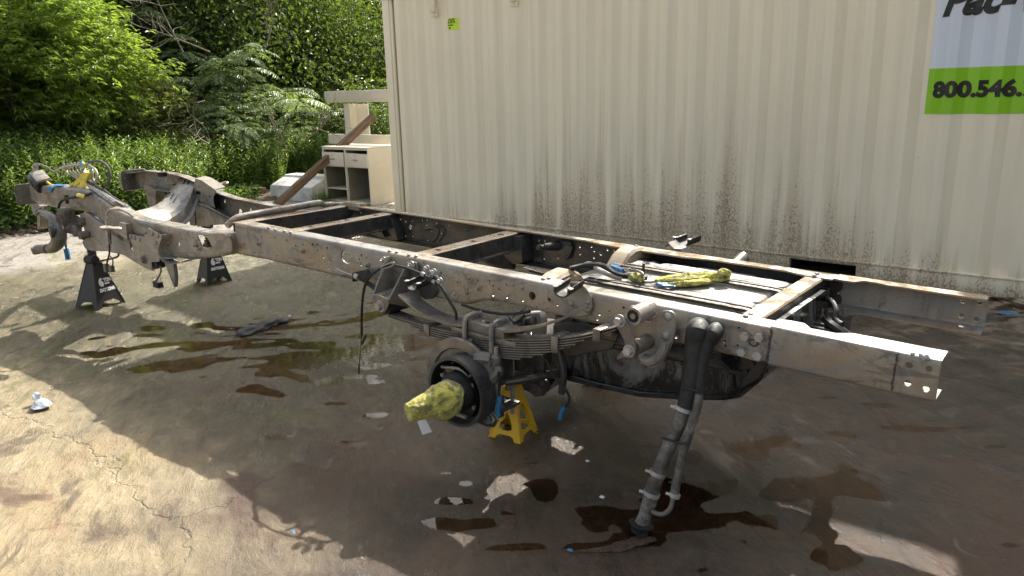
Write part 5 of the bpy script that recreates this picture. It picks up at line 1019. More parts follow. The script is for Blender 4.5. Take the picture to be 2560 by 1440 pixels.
mb = MB(); c = LW(405, 432, .055); mb.cyl(c-[0, 0, .03], c+[0, 0, .006], .036, .042, n=20); mb.cyl(c, c+[.004, 0, .085], .003, n=6); CB(mb, 'mount_cap', 'black_rubber')
c = L(562, 462, .95); mb = MB(); mb.lathe(c, (0, -.3, 1), [(0, .03), (.012, .036), (.02, .03), (.018, .018), (0, .016)], n=16); mb.tube([c-[.09, 0, -.0], c-[.03, 0, .012]], .014); mb.tube([L(541, 450, .93), L(545, 460, .93), L(550, 470, .93)], .006); CB(mb, 'mount_eye', 'wet_top_steel')
mb = MB(); c = L(1852, 647, 1.02); mb.cyl(c+[.0, -.10, -.03], c+[0, .03, 0], .030, n=20); CB(mb, 'shackle_bush', 'cast_iron', label='shackle tube showing beyond the far rail')

# ---- near front suspension
lbr(Z2(3.273, 0, 360, [(668, 580), (700, 565), (735, 580), (780, 615), (860, 665), (930, 745), (1060, 790), (1075, 850), (1160, 970), (1250, 1000), (1255, 1028), (1215, 1015), (1120, 960), (1020, 900), (880, 868), (760, 868), (712, 850), (690, 800), (725, 770), (705, 690)]), -.015, .03, 'grey_steel', 'axle_bracket', bev=.006, label='broad plate bracket under the near front rail')
lbr(Z2(3.273, 0, 360, [(880, 690), (915, 690), (1000, 740), (1075, 790), (1070, 815), (1010, 790), (930, 740), (900, 720)]), -.04, .02, 'dark_paint', 'bracket_slot')  # dark plate painted for the shade in the bracket's slot
c = LW(268, 570, -.14); mb = MB(); mb.plate([(c[0]+a_*(1+.5*(a_ > 0)), c[1]+b_+(.03 if a_ > .02 else 0)) for a_, b_ in circ(0, 0, .072, 22, .036)], .012, ((0, 0, -.14), (1, 0, 0), (0, 1, 0), (0, 0, 1)), [circ(c[0]-.01, c[1], .022, 12, .012)], .004); CB(mb, 'damper_mount', 'washed_steel', label='pale shock absorber mount sticking out of the near rail')
lbr(Z2(3.273, 0, 360, [(985, 640), (1035, 655), (1040, 720), (1045, 780), (1000, 750), (930, 712), (960, 690)]), -.07, .01, 'washed_steel', 'damper_web', [(298.6, 572.6, .009)], back=-.03)
lbr(Z2(3.273, 0, 360, [(1050, 735), (1180, 760), (1215, 690), (1325, 745), (1318, 800), (1290, 850), (1310, 905), (1305, 960), (1240, 965), (1245, 1025), (1150, 985), (1100, 920), (1090, 830)]), -.06, .008, 'washed_steel', 'control_arm_bracket', bev=.002, label='riveted control arm bracket on the near rail')
mb = MB(); A = [L(x, y, -.10) for x, y in Z2(3.273, 0, 360, [(1322, 745), (1320, 780), (1300, 830), (1295, 880), (1310, 930), (1345, 970), (1420, 985), (1560, 940)])]; A = smooth_line(A, 3); mb.strip(A, [a+np.array([0, .07, 0]) for a in A], .007, (1, 0, 0)); CB(mb, 'curved_flange', 'grey_steel')
mb = MB()
for x, y in Z2(3.273, 0, 360, [(1100, 770), (1142, 785), (1190, 722), (1245, 735), (1290, 752), (1275, 810), (1070, 760)]): mb.rivet(L(x, y, -.066), OUT, .014)
CB(mb, 'bracket_rivet', 'grey_steel')['kind'] = 'stuff'
CB(MB().bolt(L(360.5, 649.5, -.066), OUT, .022, .02), 'pivot_bolt', 'cast_iron', angle=25); mb = MB(); a = L(385, 658, -.05); mb.cyl(a, a+[0, .06, 0], .04, n=18); CB(mb, 'arm_bushing', 'black_rubber')
c = LW(423, 641, -.30); mb = MB(); mb.plate([(c[0]+a, c[1]+b) for a, b in circ(0, 0, .075, 20, .045)], .008, ((0, 0, c[2]), (1, 0, 0), (0, 1, 0), (0, 0, 1)), [circ(c[0], c[1], .028, 12, .008)], .002); CB(mb, 'slotted_tab', 'tank_top')
lbr([(413, 655), (425, 652), (435, 660), (439, 700), (437, 717), (430, 700)], -.02, .012, 'washed_steel', 'hanging_strap', back=.0)
ctube([(401, 665), (402, 680), (395, 695), (391, 703)], -.08, .006, 'cast_iron', 'sensor_lead'); mb = MB(); c = L(395, 710, -.08); mb.box(c-[.035, .02, .022], c+[.035, .02, .018], .004); CB(mb, 'sensor_plug', 'black_rubber')
# steering knuckle
kv = -.16
def KP(pts, v=kv): return [L(x, y, v) for x, y in pts]
mb = MB(); mb.tube(KP([(100, 530), (118, 536), (132, 548), (138, 565), (146, 585), (147, 600), (138, 615), (125, 622)]), [.022, .026, .034, .05, .056, .052, .045, .036], n=14, sub=4); CB(mb, 'steering_knuckle', 'cast_iron', label='cast steering knuckle hanging at the front near corner')
mb = MB(); c = L(101, 530, kv); mb.lathe(c, (0, -.5, .86), [(0, .045), (.02, .045), (.02, .028), (0, .026)], n=20); CB(mb, 'ball_joint_eye', 'cast_iron'); mb = MB(); c = L(94, 621, kv-.02); mb.lathe(c-np.array([0, 0, .012]), (0, -.15, 1), [(-.025, .042), (.02, .045), (.028, .040), (.028, .018), (0, .015)], n=20); mb.tube([c+[.0, 0, -.005], L(120, 622, kv)], [.035, .038], n=10); CB(mb, 'tie_rod_eye', 'cast_iron')
mb = MB(); c = L(129, 578, kv-.045); mb.lathe(c, (-.2, -1, 0), [(-.01, .05), (.012, .048), (.012, .036), (-.03, .034), (-.03, 0)], n=24); CB(mb, 'knuckle_bore', 'dark_paint')
mb = MB(); c = L(164, 550, -.06); mb.box(c-[.07, .04, .055], c+[.06, .05, .06], .014); c = L(166, 528, -.05); mb.box(c-[.075, .04, .025], c+[.05, .04, .02], .008); c = L(185, 572, -.05); mb.cyl(c-[.10, 0, 0], c+[.03, 0, 0], .045, n=18); c = L(190, 577, -.08); mb.plate(circ(c[0], c[2], .04, 16), .02, vframe(-.09), [circ(c[0]+.01, c[2]-.01, .012, 10)], .004); c = L(205, 588, -.08); mb.cyl(c-[0, .02, 0], c+[0, .04, 0], .03, n=16, inner=.01); mb.tube([L(190, 550, 0), L(215, 548, .3), L(300, 560, .7)], .035, n=12); CB(mb, 'front_axle', 'cast_iron', label='cast front axle end with its bushings')
CB(MB().bolt(L(208, 554, -.035), OUT, .022, .018), 'pivot_bolt', 'cast_iron', angle=25)
# wiring on the front rail
wv = [(265, 480), (290, 497), (320, 512), (340, 530), (345, 545)]
def wire(pts, r, mat, name='wiring'): mb = MB(); mb.tube([L(x, y, v) for x, y, v in pts], r, n=7); return CB(mb, name, mat)
for i in range(6):
    d = rng.normal(0, 3, 2); wire([(218+d[0], 455+d[1], .06), (232, 462+d[1]*.6, .05), (255+d[0], 478+d[1], .04), (285, 499+d[1]*.8, .05+.01*i), (312+d[0], 514, .06+.01*i), (340+d[0]*2, 545+d[1], .09+.015*i)], .008+.003*(i % 3), ['cable_grey', 'grey_rag', 'black_rubber'][i % 3] if i != 1 else 'bare_hose_metal')
wire([(228, 466, .05), (240, 474, .03), (262, 490, .02), (290, 510, .02)], .022, 'bare_hose_metal', 'foil_sleeve'); wire([(222, 405, .08), (250, 403, .08), (268, 416, .08), (275, 440, .08), (268, 458, .08), (262, 464, .08)], .010, 'grey_rag', 'looped_conduit')
wire([(222, 413, .08), (238, 424, .07), (242, 440, .06), (238, 458, .05)], .009, 'cable_grey'); wire([(218, 412, .08), (230, 425, .07), (232, 445, .06), (236, 455, .05)], .008, 'bare_hose_metal')
wire([(268, 575, -.09), (266, 550, -.09), (267, 535, -.08), (275, 525, -.07), (300, 524, -.05), (320, 532, -.03), (338, 545, .0)], .010, 'cable_grey', 'taped_conduit'); wire([(269, 570, -.09), (271, 590, -.09), (273, 610, -.09)], .018, 'bare_hose_metal', 'foil_sleeve'); wire([(274, 612, -.09), (273, 635, -.09), (268, 655, -.09), (266, 675, -.09)], .006, 'black_rubber'); wire([(275, 640, -.09), (282, 652, -.09), (280, 672, -.09)], .005, 'cast_iron')
mb = MB(); c = L(266, 670, -.09); mb.box(c-[.02, .015, .03], c+[.02, .015, .03], .005); CB(mb, 'plug', 'cast_iron'); mb = MB(); c = L(279, 672, -.09); mb.box(c-[.018, .015, .022], c+[.02, .015, .022], .005); CB(mb, 'plug', 'cast_iron')
wire([(230, 483, .0), (215, 488, -.03), (195, 492, -.05), (165, 497, -.06), (150, 508, -.07), (146, 530, -.08), (150, 560, -.09), (157, 585, -.09)], .010, 'black_rubber'); wire([(157, 585, -.09), (160, 600, -.09), (163, 610, -.09)], .017, 'cast_iron', 'sensor_body'); wire([(164, 610, -.09), (166, 622, -.09)], .008, 'blue_tape', 'blue_tape_wrap'); wire([(165, 622, -.09), (168, 635, -.09), (170, 648, -.09)], .020, 'blue_tape', 'blue_tape_wrap'); wire([(195, 488, -.05), (205, 490, -.05), (212, 492, -.04)], .014, 'yellow_tape', 'yellow_tape_wrap')
# brake control unit with bent metal lines
c = L(102, 452, .03); M3 = Matrix.Translation(Vector(c)) @ Matrix.Rotation(math.radians(22), 4, 'Y') @ Matrix.Rotation(math.radians(12), 4, 'X'); mb = MB(); mb.box((-.09, -.06, -.055), (.09, .06, .03), .006, M=M3)
for i in range(4): mb.box((-.085, -.068, -.045+.02*i), (.085, -.058, -.035+.02*i), .002, M=M3)
CB(mb, 'brake_unit', 'black_gloss'); mb = MB(); mb.box((-.07, -.05, .031), (.08, .05, .055), .004, M=M3); CB(mb, 'brake_unit_lid', 'grey_steel')
for i in range(5):
    o_ = i*3; wire([(84+o_, 452-i, .03), (82+o_, 430-i, .05), (84+o_, 412+i*.6, .06), (90+o_, 408+i, .06), (105+o_, 412+i, .06), (120+o_, 420+i*2, .07), (133+o_, 428+i, .08)], .0045, 'bare_hose_metal', 'brake_pipe')
for i in range(5): wire([(155+i*9, 440-2*i, .08), (157+i*9, 413-i, .08), (161+i*9, 411-i, .08), (166+i*9, 430-i, .08), (200+i*5, 450-i, .07)], .004, 'bare_hose_metal', 'brake_pipe')
wire([(137, 428, .08), (155, 418, .08), (175, 414, .08), (200, 412, .08), (222, 408, .08)], .008, 'cable_grey', 'brake_pipe')
for x0, x1, y0, y1 in ((200, 222, 420, 470), (215, 235, 430, 470)): pass
wire([(212, 408, .07), (205, 430, .06), (194, 452, .05), (178, 464, .04)], .014, 'yellow_towel', 'yellow_tape_wrap'); wire([(216, 430, .06), (206, 450, .05), (190, 463, .045)], .020, 'yellow_tape', 'yellow_tape_wrap'); mb = MB(); mb.strip([L(x, y, .06) for x, y in ((215, 430), (200, 448), (180, 466))], [L(x, y, .05) for x, y in ((232, 432), (222, 450), (214, 472))], .02, (0, 1, 0)); CB(mb, 'yellow_flag', 'yellow_tape')
wire([(204, 408, .08), (208, 420, .07), (211, 432, .06)], .017, 'blue_tape', 'blue_tape_wrap'); mb = MB(); mb.strip([L(x, y, -.004) for x, y in ((115, 471), (128, 467), (140, 463))], [L(x, y, -.006) for x, y in ((121, 477), (127, 482), (134, 470))], .004, (0, 1, 0)); mb.strip([LW(x, y, .02) for x, y in ((128, 468), (140, 464), (160, 464))], [LW(x, y, .02) for x, y in ((130, 462), (145, 460), (168, 462))], .004); CB(mb, 'blue_tape_patch', 'blue_tape'); wire([(118, 455, .04), (124, 460, .04), (133, 464, .04), (150, 463, .04)], .010, 'yellow_tape', 'yellow_tape_wrap')

# ================================================================== JACK STANDS
def stand(name, P, h, tw, mat, label, window, group, col_h, top_w, handle=None, lettering=False):
    """P: three ground pixels: left foot, middle foot, right foot (two visible sides of the base)"""
    p = [G(*q) for q in P]; e1 = p[1]-p[0]; e2 = p[2]-p[1]; side = (np.linalg.norm(e1[:2])+np.linalg.norm(e2[:2]))/2; ang = math.atan2(e2[1], e2[0])
    if handle == 'nolimit': pass
    ctr = p[1]+np.array([math.cos(ang), math.sin(ang), 0])*side/2+np.array([-math.sin(ang), math.cos(ang), 0])*side/2; ctr[2] = 0
    rt = empty(name, ctr, label, 'jack stand', group, (0, 0, ang)); a = side/2; t_ = tw/2; sl_ = math.hypot(h, a-t_); body = MB()
    for k in range(4):
        an = math.pi/2*k; ca, sa = math.cos(an), math.sin(an); ox = np.array([ca*0-sa*(-a)*0, 0, 0])
        nrm = np.array([sa, -ca, 0]); ex = np.array([ca, sa, 0]); o0 = nrm*a; ey = nv(nrm*(t_-a)+np.array([0, 0, h])); ez = np.cross(ex, ey)
        fw = side*.16; q = [(-a, 0), (-a+fw, 0), (-a+fw*1.15, sl_*.09), (-a*.35, sl_*.17), (a*.35, sl_*.17), (a-fw*1.15, sl_*.09), (a-fw, 0), (a, 0), (t_, sl_), (-t_, sl_)]
        if window == 'leg' : q = [(-a, 0), (-a+fw, 0), (-a+fw*1.5, sl_*.10), (-a+fw*2.1, sl_*.13), (a-fw*2.1, sl_*.13), (a-fw*1.5, sl_*.10), (a-fw, 0), (a, 0), (t_, sl_), (-t_, sl_)]
        hs = []
        if window == 'leg' : hs = [smooth2d([(-a*.52, sl_*.24), (a*.52, sl_*.24), (a*.30, sl_*.60), (0, sl_*.68), (-a*.30, sl_*.60)], 3)] if k % 2 == 0 else [smooth2d([(-a*.42, sl_*.24), (a*.42, sl_*.24), (0, sl_*.55)], 3)]
        body.plate(q, .005, (o0, ex, ey, ez), hs, .0015)
        body.cyl(o0-ex*a, nrm*t_-ex*t_+np.array([0, 0, h]), .006, n=8)
        for sx in (-1, 1): body.box(o0+ex*sx*(a-fw/2)-np.array([fw*.55, fw*.55, 0]), o0+ex*sx*(a-fw/2)+np.array([fw*.55, fw*.55, .006]), .002)
    body.build('base', mat, rt, angle=30)
    col = MB(); col.box((-t_*.95, -t_*.95, h-.012), (t_*.95, t_*.95, h+.035), .006); col.build('collar', mat, rt)
    post = MB(); pw = tw*.32; post.box((-pw, -pw, h*.5), (pw, pw, col_h-.02), .004)
    for i in range(9):
        z = h+.045+i*.02
        if z < col_h-.03: post.box((-pw-.008, -pw*.7, z), (-pw, pw*.7, z+.011), .002)
    post.build('ratchet_post', 'stand_black', rt)
    sd = MB(); sd.box((-top_w, -pw*1.2, col_h-.02), (top_w, pw*1.2, col_h-.002), .003)
    for sx in (-1, 1): sd.box((sx*top_w-.008, -pw*1.2, col_h-.012), (sx*top_w+.008, pw*1.2, col_h+.012), .003)
    sd.build('saddle', 'stand_black', rt)
    if handle == 'bar': hd = MB(); hd.tube([(-t_*1.2, -t_*1.15, h+.02), (t_*1.2, -t_*1.3, h+.012), (t_*1.2+.13, -t_*1.4, h+.015), (t_*1.2+.15, -t_*1.4, h+.05)], .008, n=8); hd.cyl((-t_*.6, -t_*1.4, h+.03), (-t_*.6, t_, h+.03), .035, n=14); hd.build('handle', 'stand_black', rt)
    if handle == 'short': hd = MB(); hd.tube([(t_*1.0, 0, h+.02), (t_*1.0+.03, 0, h+.0), (t_*1.0+.035, 0, h-.06)], .014, n=8); hd.build('handle', 'stand_yellow', rt)
    if lettering:
        an = 0; nrm = np.array([0, -1.0, 0]); ey = nv(nrm*(t_-a)+np.array([0, 0, h])); ez = np.cross([1, 0, 0], ey); lt = empty_part('lettering', rt)
        def put(txt, x, y, size, shear=0, bold=.004, sx=1.0, nm='lettering'):
            me = text_mesh(txt, size, shear, bold)
            for q in me.vertices: c_ = np.array(q.co); q.co = Vector(nrm*a+np.array([1, 0, 0])*(x+c_[0]*sx)+ey*(y+c_[1])+ez*.0042)
            me.materials.append(MATS['lettering_white']); o = bpy.data.objects.new(nm, me); COL.objects.link(o); o.parent = rt
        k = side; put('6', -.17*k, sl_*.50, k*.33, 0, .006, .9); put('TON', .01*k, sl_*.575, k*.15, 0, .003, .78); put('DAYTONA', -.23*k, sl_*.37, k*.14, .3, .0028, .78)
        m_ = MB(); q = [(.015*k, sl_*.515), (.19*k, sl_*.515), (.19*k, sl_*.55), (.015*k, sl_*.55)]; m_.add([nrm*a+np.array([1, 0, 0])*x+ey*y+ez*.004 for x, y in q], [(0, 1, 2, 3)]); m_.build('lettering_bar', 'lettering_white', rt)
    return rt
def empty_part(n, r): return None
stand('jack_stand', ((203, 768), (245, 778), (315, 757)), .345, .07, 'stand_black', 'tall black jack stand under the near front rail, its post wound out', None, 'black jack stands', .54, .035, 'bar', True)
stand('jack_stand', ((490, 710), (519, 717), (590, 703)), .345, .07, 'stand_black', 'black jack stand standing lower under the far front rail, seen below the near rail', None, 'black jack stands', .50, .035, None, True)
stand('jack_stand', ((1212, 1095), (1300, 1114), (1338, 1083)), .245, .055, 'stand_yellow', 'yellow jack stand with scuffed paint under the near end of the rear axle', 'leg', 'yellow jack stands', .285, .04, 'short')
g1 = G(1212, 1095); g2 = G(1300, 1114); g3 = G(1338, 1083); dv = G(1528, 973)-g2
def toPX(p):
    c = R.T@(np.array(p)-[0, 0, CAMH]); return (CX+F*c[0]/c[2], CY+F*c[1]/c[2])
stand('jack_stand', [toPX(q+np.array([dv[0], dv[1], 0])) for q in (g1, g2, g3)], .245, .055, 'stand_yellow', 'yellow jack stand mostly hidden behind the fuel tank, only its feet showing', 'leg', 'yellow jack stands', .285, .04)

# ================================================================== TOWELS, RAGS, LITTER
def lump(mb, pts, rad, n=18, sub=8, amp=.25, seed=1, flat=1.0, freq=22):
    """cloth roll: tube with folds"""
    P = smooth_line(pts, sub); rr = np.interp(np.linspace(0, 1, len(P)), np.linspace(0, 1, len(rad)), rad); T = np.gradient(P, axis=0); T /= np.linalg.norm(T, axis=1)[:, None]; V = []; r_ = np.random.default_rng(seed); ph = r_.uniform(0, 6, 6)
    for i in range(len(P)):
        h = nv(np.cross(T[i], [0, 0, 1])); k = nv(np.cross(h, T[i])); s_ = i/len(P)
        for a in np.linspace(0, 2*math.pi, n, endpoint=False):
            f = 1+amp*(.22*math.sin(9*a+14*s_+ph[4])+.16*math.sin(13*a-11*s_+ph[5])+.5*math.sin(3*a+ph[0]+5*s_)+.35*math.sin(5*a+ph[1]-9*s_)+.5*math.sin(freq*s_+2*a+ph[2])*.6+.2*math.sin(2.1*freq*s_+ph[3]-3*a)); V.append(P[i]+rr[i]*f*(math.cos(a)*h+math.sin(a)*k*flat))
    m_ = len(P); Fc = [(j*n+i, j*n+(i+1) % n, (j+1)*n+(i+1) % n, (j+1)*n+i) for j in range(m_-1) for i in range(n)]+[tuple(range(n))[::-1], tuple(range((m_-1)*n, m_*n))]; mb.add(V, Fc); return mb
def cloth(mb, name, mat, label, cat, base=None, par_ch=False):
    me = mb.mesh(name, 80)
    V = np.array([v.co for v in me.vertices]); c = np.array(base if base is not None else V.mean(0))
    me.vertices.foreach_set('co', (V-c).astype(np.float32).ravel()); me.update(); me.materials.append(MATS[mat]); o = bpy.data.objects.new(name, me); COL.objects.link(o); o.location = c
    md = o.modifiers.new('s', 'SUBSURF'); md.levels = md.render_levels = 2; tx = bpy.data.textures.new('fluff', 'CLOUDS'); tx.noise_scale = .007; dm = o.modifiers.new('d', 'DISPLACE'); dm.texture = tx; dm.strength = .004; dm.texture_coords = 'LOCAL'
    if label: tag(o, label, cat)
    return o
W3 = lambda x, y, v: toW(L(x, y, v))
mb = MB(); lump(mb, [W3(1128, 985, -.30), W3(1108, 1000, -.37), W3(1080, 1012, -.42), W3(1050, 1022, -.47), W3(1018, 1034, -.52)], [.060, .074, .072, .060, .046, .044, .036], amp=.10, seed=3, n=40, freq=20)
hub_t = cloth(mb, 'yellow_towel', 'yellow_towel', None, 'towel', par_ch=True)
mb = MB(); lump(mb, [W3(1112, 1015, -.345), W3(1103, 1032, -.36), W3(1096, 1046, -.37)], [.055, .048, .026], amp=.14, seed=6, n=30)
t2_ = cloth(mb, 'yellow_towel_fold', 'yellow_towel', None, None)
tag(hub_t, 'soiled yellow towel wrapped over the end of the rear axle hub, care tag hanging', 'towel')
t2_.parent = hub_t; t2_.location = t2_.location-hub_t.location; t2_.name = 'hanging_fold'
ctr = W3(1060, 1062, -.44); t = NT('care_tag'); p = t.pos(); x_, y_, z_ = t.sep(p); ln_ = t.math('MULTIPLY', t.rng(t.math('SINE', t.math('MULTIPLY', z_, 900)), .2, .5), t.noise(t.map(p, (300, 1, 1)), 2, 2, .5, 0, .42, .5)); t.set(col=t.mix(ln_, (.6, .62, .64), (.2, .21, .23)), rough=.6)
a_ = [W3(1040, 1046, -.42), W3(1060, 1038, -.42), W3(1080, 1080, -.44), W3(1056, 1087, -.44)]; mb = MB(); V = a_+[q+np.array([0, .001, 0]) for q in a_]; mb.add([q-ctr for q in V], [(0, 1, 2, 3), (7, 6, 5, 4), (0, 4, 5, 1), (1, 5, 6, 2), (2, 6, 7, 3), (3, 7, 4, 0)]); o = mb.build('care_tag', 'care_tag', hub_t); o.location = Vector(ctr)-hub_t.location
WT = lambda x, y, w_: toW(LW(x, y, w_))
mb = MB(); lump(mb, [WT(1822, 690, .0), WT(1790, 692, -.002), WT(1740, 694, -.004), WT(1690, 697, -.006), WT(1635, 702, -.010)], [.026, .040, .036, .034, .030, .014], amp=.34, seed=8, flat=.5, n=34, freq=26)
tt_ = cloth(mb, 'yellow_towel', 'yellow_towel', 'grubby yellow towel lying bunched on top of the fuel tank', 'towel')
mb = MB(); lump(mb, [WT(1825, 688, .01), WT(1812, 681, .022), WT(1802, 684, .02), WT(1806, 692, .01)], [.016, .018, .017, .014], amp=.15, seed=12, flat=.9); pass
FOLDS = [mb]
mb = MB(); lump(mb, [WT(1775, 703, -.008), WT(1720, 708, -.010), WT(1670, 712, -.012)], [.018, .022, .012], amp=.25, seed=13, flat=.6); FOLDS.append(mb)
mb = MB(); lump(mb, [WT(1600, 697, .002), WT(1588, 694, .002), WT(1578, 697, .0)], [.024, .030, .018], amp=.25, seed=14, flat=.7); FOLDS.append(mb)
for mb in FOLDS: f_ = cloth(mb, 'loose_fold', 'yellow_towel', None, None); f_.parent = tt_; f_.location = f_.location-tt_.location
mb = MB(); lump(mb, [WT(1640, 708, -.014), WT(1662, 712, -.014), WT(1690, 715, -.014)], [.012, .022, .010], amp=.3, seed=15, flat=.35); cloth(mb, 'blue_glove', 'blue_tape', 'scrap of light blue plastic beside the towel on the tank', 'plastic scrap')
# dark rag on the concrete
gr = lambda x, y, z=.012: G(x, y, z)
mb = MB(); lump(mb, [gr(597, 836), gr(630, 824), gr(660, 812), gr(690, 803), (gr(722, 800))], [.04, .055, .05, .06, .05, .03], amp=.35, seed=20, flat=.45, n=22); cloth(mb, 'rag', 'grey_rag', 'wet dark grey rag lying crumpled on the wet concrete under the frame', 'rag')
def scrap(x, y, s_, mat, name, label, cat, seed, flat=.5, z=.01):
    r_ = np.random.default_rng(seed); bm = bmesh.new(); bmesh.ops.create_icosphere(bm, subdivisions=2, radius=s_)
    for q in bm.verts: q.co = q.co*(1+.55*(r_.random()-.5)); q.co.z *= flat; q.co.x *= 1.3
    me = bpy.data.meshes.new(name); bm.to_mesh(me); bm.free(); me.materials.append(MATS[mat]); o = bpy.data.objects.new(name, me); COL.objects.link(o); g = G(x, y); o.location = (g[0], g[1], s_*flat*.6+z); return tag(o, label, cat)
o1 = scrap(104, 1024, .045, 'white_foil', 'crumpled_wrapper', 'crumpled white and blue wrapper on the sunlit concrete at left', 'litter', 31, .6); o2 = scrap(96, 1012, .02, 'white_foil', 'wrapper_tip', None, None, 32, 1.2, .03); o2.parent = o1; o2.location = o2.location-o1.location
scrap(733, 1336, 0.007, 'blue_tape', 'blue_scrap', 'small blue plastic scrap on the sunlit concrete', 'litter', 33, .3); scrap(1425, 1382, 0.008, 'blue_tape', 'blue_scrap', 'blue scrap by the end of the filler pipe', 'litter', 34, .3); scrap(2520, 787, .045, 'blue_tape', 'blue_scrap', 'flat blue scrap on the ground past the far rail end', 'litter', 35, .12)
scrap(725, 800, 0.013, 'white_foil', 'white_scrap', 'white paper scrap at the end of the dark rag', 'litter', 36, .3, .03); scrap(1468, 1158, 0.008, 'white_plastic', 'white_scrap', 'tiny pale chip on the wet ground left of the filler pipe', 'litter', 37, .3); scrap(1505, 1250, .008, 'white_plastic', 'white_scrap', 'tiny white crumb beside the filler pipe', 'litter', 39, .6); scrap(1968, 665, .02, 'blue_tape', 'blue_scrap', 'blue scrap beside the fork pocket of the container', 'litter', 40, .6)
# driftwood-like smear of silt at the pipe end
mb = MB(); lump(mb, [gr(1640, 1349, .006), gr(1600, 1352, .008), gr(1550, 1365, .006), gr(1500, 1374, .003), gr(1440, 1378, .0)], [.012, .026, .024, .014, .006], amp=.3, seed=44, flat=.35); o = cloth(mb, 'silt_ridge', 'wet_concrete', 'low ridge of wet silt by the filler pipe end', 'silt')
# ================================================================== VEGETATION
def leaves(name, C, D, N, Ln, Wd, mat, parent=None, fold=.18):
    C = np.asarray(C); D = D/np.linalg.norm(D, axis=1)[:, None]; S = np.cross(D, N); S /= np.linalg.norm(S, axis=1)[:, None]+1e-9; U = np.cross(S, D)
    Ln = np.broadcast_to(Ln, len(C))[:, None]; Wd = np.broadcast_to(Wd, len(C))[:, None]
    a = C; b = C+D*Ln*.42+S*Wd*.5+U*Wd*fold; c = C+D*Ln-U*Ln*.10; d = C+D*Ln*.42-S*Wd*.5+U*Wd*fold
    V = np.stack([a, b, c, d], 1).reshape(-1, 3); i = np.arange(len(C))[:, None]*4
    Q = np.concatenate([i+[0, 1, 2], i+[0, 2, 3]], 1).reshape(-1, 3)
    me = bpy.data.meshes.new(name); fast_mesh(me, V, Q, False); me.materials.append(MATS[mat]); o = bpy.data.objects.new(name, me); COL.objects.link(o); o.parent = parent; return o
def rdir(n, zb=0.0):
    d = rng.normal(size=(n, 3)); d[:, 2] += zb; return d/np.linalg.norm(d, axis=1)[:, None]
def gpt(px, D, y=420):
    r = ray(px, y); h = nv([r[0], r[1], 0]); return np.array([h[0]*D, h[1]*D, 0.0])
def sz(X, Y): return float(soil_h(np.array(X, float), np.array(Y, float)))
def elevz(px, py, D):        # height of pixel (px, py) at horizontal distance D
    r = ray(px, py); return CAMH+r[2]/math.hypot(r[0], r[1])*D
def branches(root, base, top, n, spread, r0, mat='bark', name='trunk', droop=0.0):
    mb = MB(); ends = []; H = top-base; mid = base+H*.45+np.append(rng.normal(0, .06, 2)*np.linalg.norm(H)*.5, 0)
    mb.tube([base, mid, top], [r0, r0*.7, r0*.2], n=7)
    for i in range(n):
        f = rng.uniform(.22, .92); p = base+(mid-base)*f/.45 if f < .45 else mid+(top-mid)*(f-.45)/.55
        d = rdir(1, .55)[0]; ln = spread*rng.uniform(.5, 1)*(1.1-f*.5); q = p+d*ln*.5+np.array([0, 0, .06*ln]); e = p+d*ln+np.array([0, 0, .15*ln-droop*ln])
        mb.tube([p, q, e], [r0*.38*(1.1-f), r0*.22*(1.1-f), .006], n=5, sub=3); ends.append(e); ends.append(q)
    o = mb.build(name, mat, root); return o, ends
# broad forest trees in shade
def forest_tree(px, D, H, R_, nl, mat, label, cat='tree', lsize=.11, base=.1, group='shaded trees behind the clearing', at_=None, clump=.55):
    g = gpt(px, D) if at_ is None else np.array(at_, float); g[2] = sz(g[0], g[1])-.05; root = empty('forest_tree', g, label, cat, group)
    tr, ends = branches(root, np.zeros(3), np.array([rng.normal(0, .3), rng.normal(0, .3), H*.86]), 16, R_*.95, .05+H*.012)
    K = 95; cc = rdir(K)*(rng.random((K, 1))**.45)*[R_, R_, H*(1-base)*.5]+[0, 0, H*(base+(1-base)*.5)]
    cc = np.vstack([cc, np.array(ends)]); idx = rng.integers(0, len(cc), nl); r_ = rng.normal(size=(nl, 3))*[clump, clump, clump*.6]; C = cc[idx]+r_
    C = C[C[:, 2] > .1]; nl = len(C); D_ = rdir(nl, -.35)+nvs(r_[:nl])*.4; N = rdir(nl, .9)
    leaves('crown', C, D_, N, rng.uniform(.7, 1.3, nl)*lsize, rng.uniform(.45, .75, nl)*lsize, mat, root); return root
def nvs(a): return a/(np.linalg.norm(a, axis=1)[:, None]+1e-9)
FT = [(-120, 17, 9, 2.6), (60, 19, 10, 2.8), (210, 17.5, 9, 2.4), (350, 18.5, 11, 2.6), (480, 20, 11, 2.8), (600, 17.5, 10, 2.4), (700, 20.5, 8, 2.6), (800, 19.5, 7, 2.4), (900, 25, 11, 3.2), (1000, 27, 11, 3.2), (1120, 29, 11, 3.3)]
lab = ['tall shaded tree beyond the left edge of the bright shrub', 'tall shaded tree directly behind the bright green shrub', 'shaded tree at the right shoulder of the bright shrub', 'dark leafy tree left of the bare branches', 'dark leafy tree rising above the bare twigs', 'dark tree above the tallest sumac', 'dark tree right behind the sumac thicket', 'dark tree above the cream shelf frame', 'dense dark tree touching the container edge in view', 'dark tree half hidden by the container corner', 'tree hidden mostly behind the container corner']
for (px, D, H, R_), lb in zip(FT, lab): forest_tree(px, D, H*.62, R_, 23000, 'leaf_forest', lb, lsize=.10)
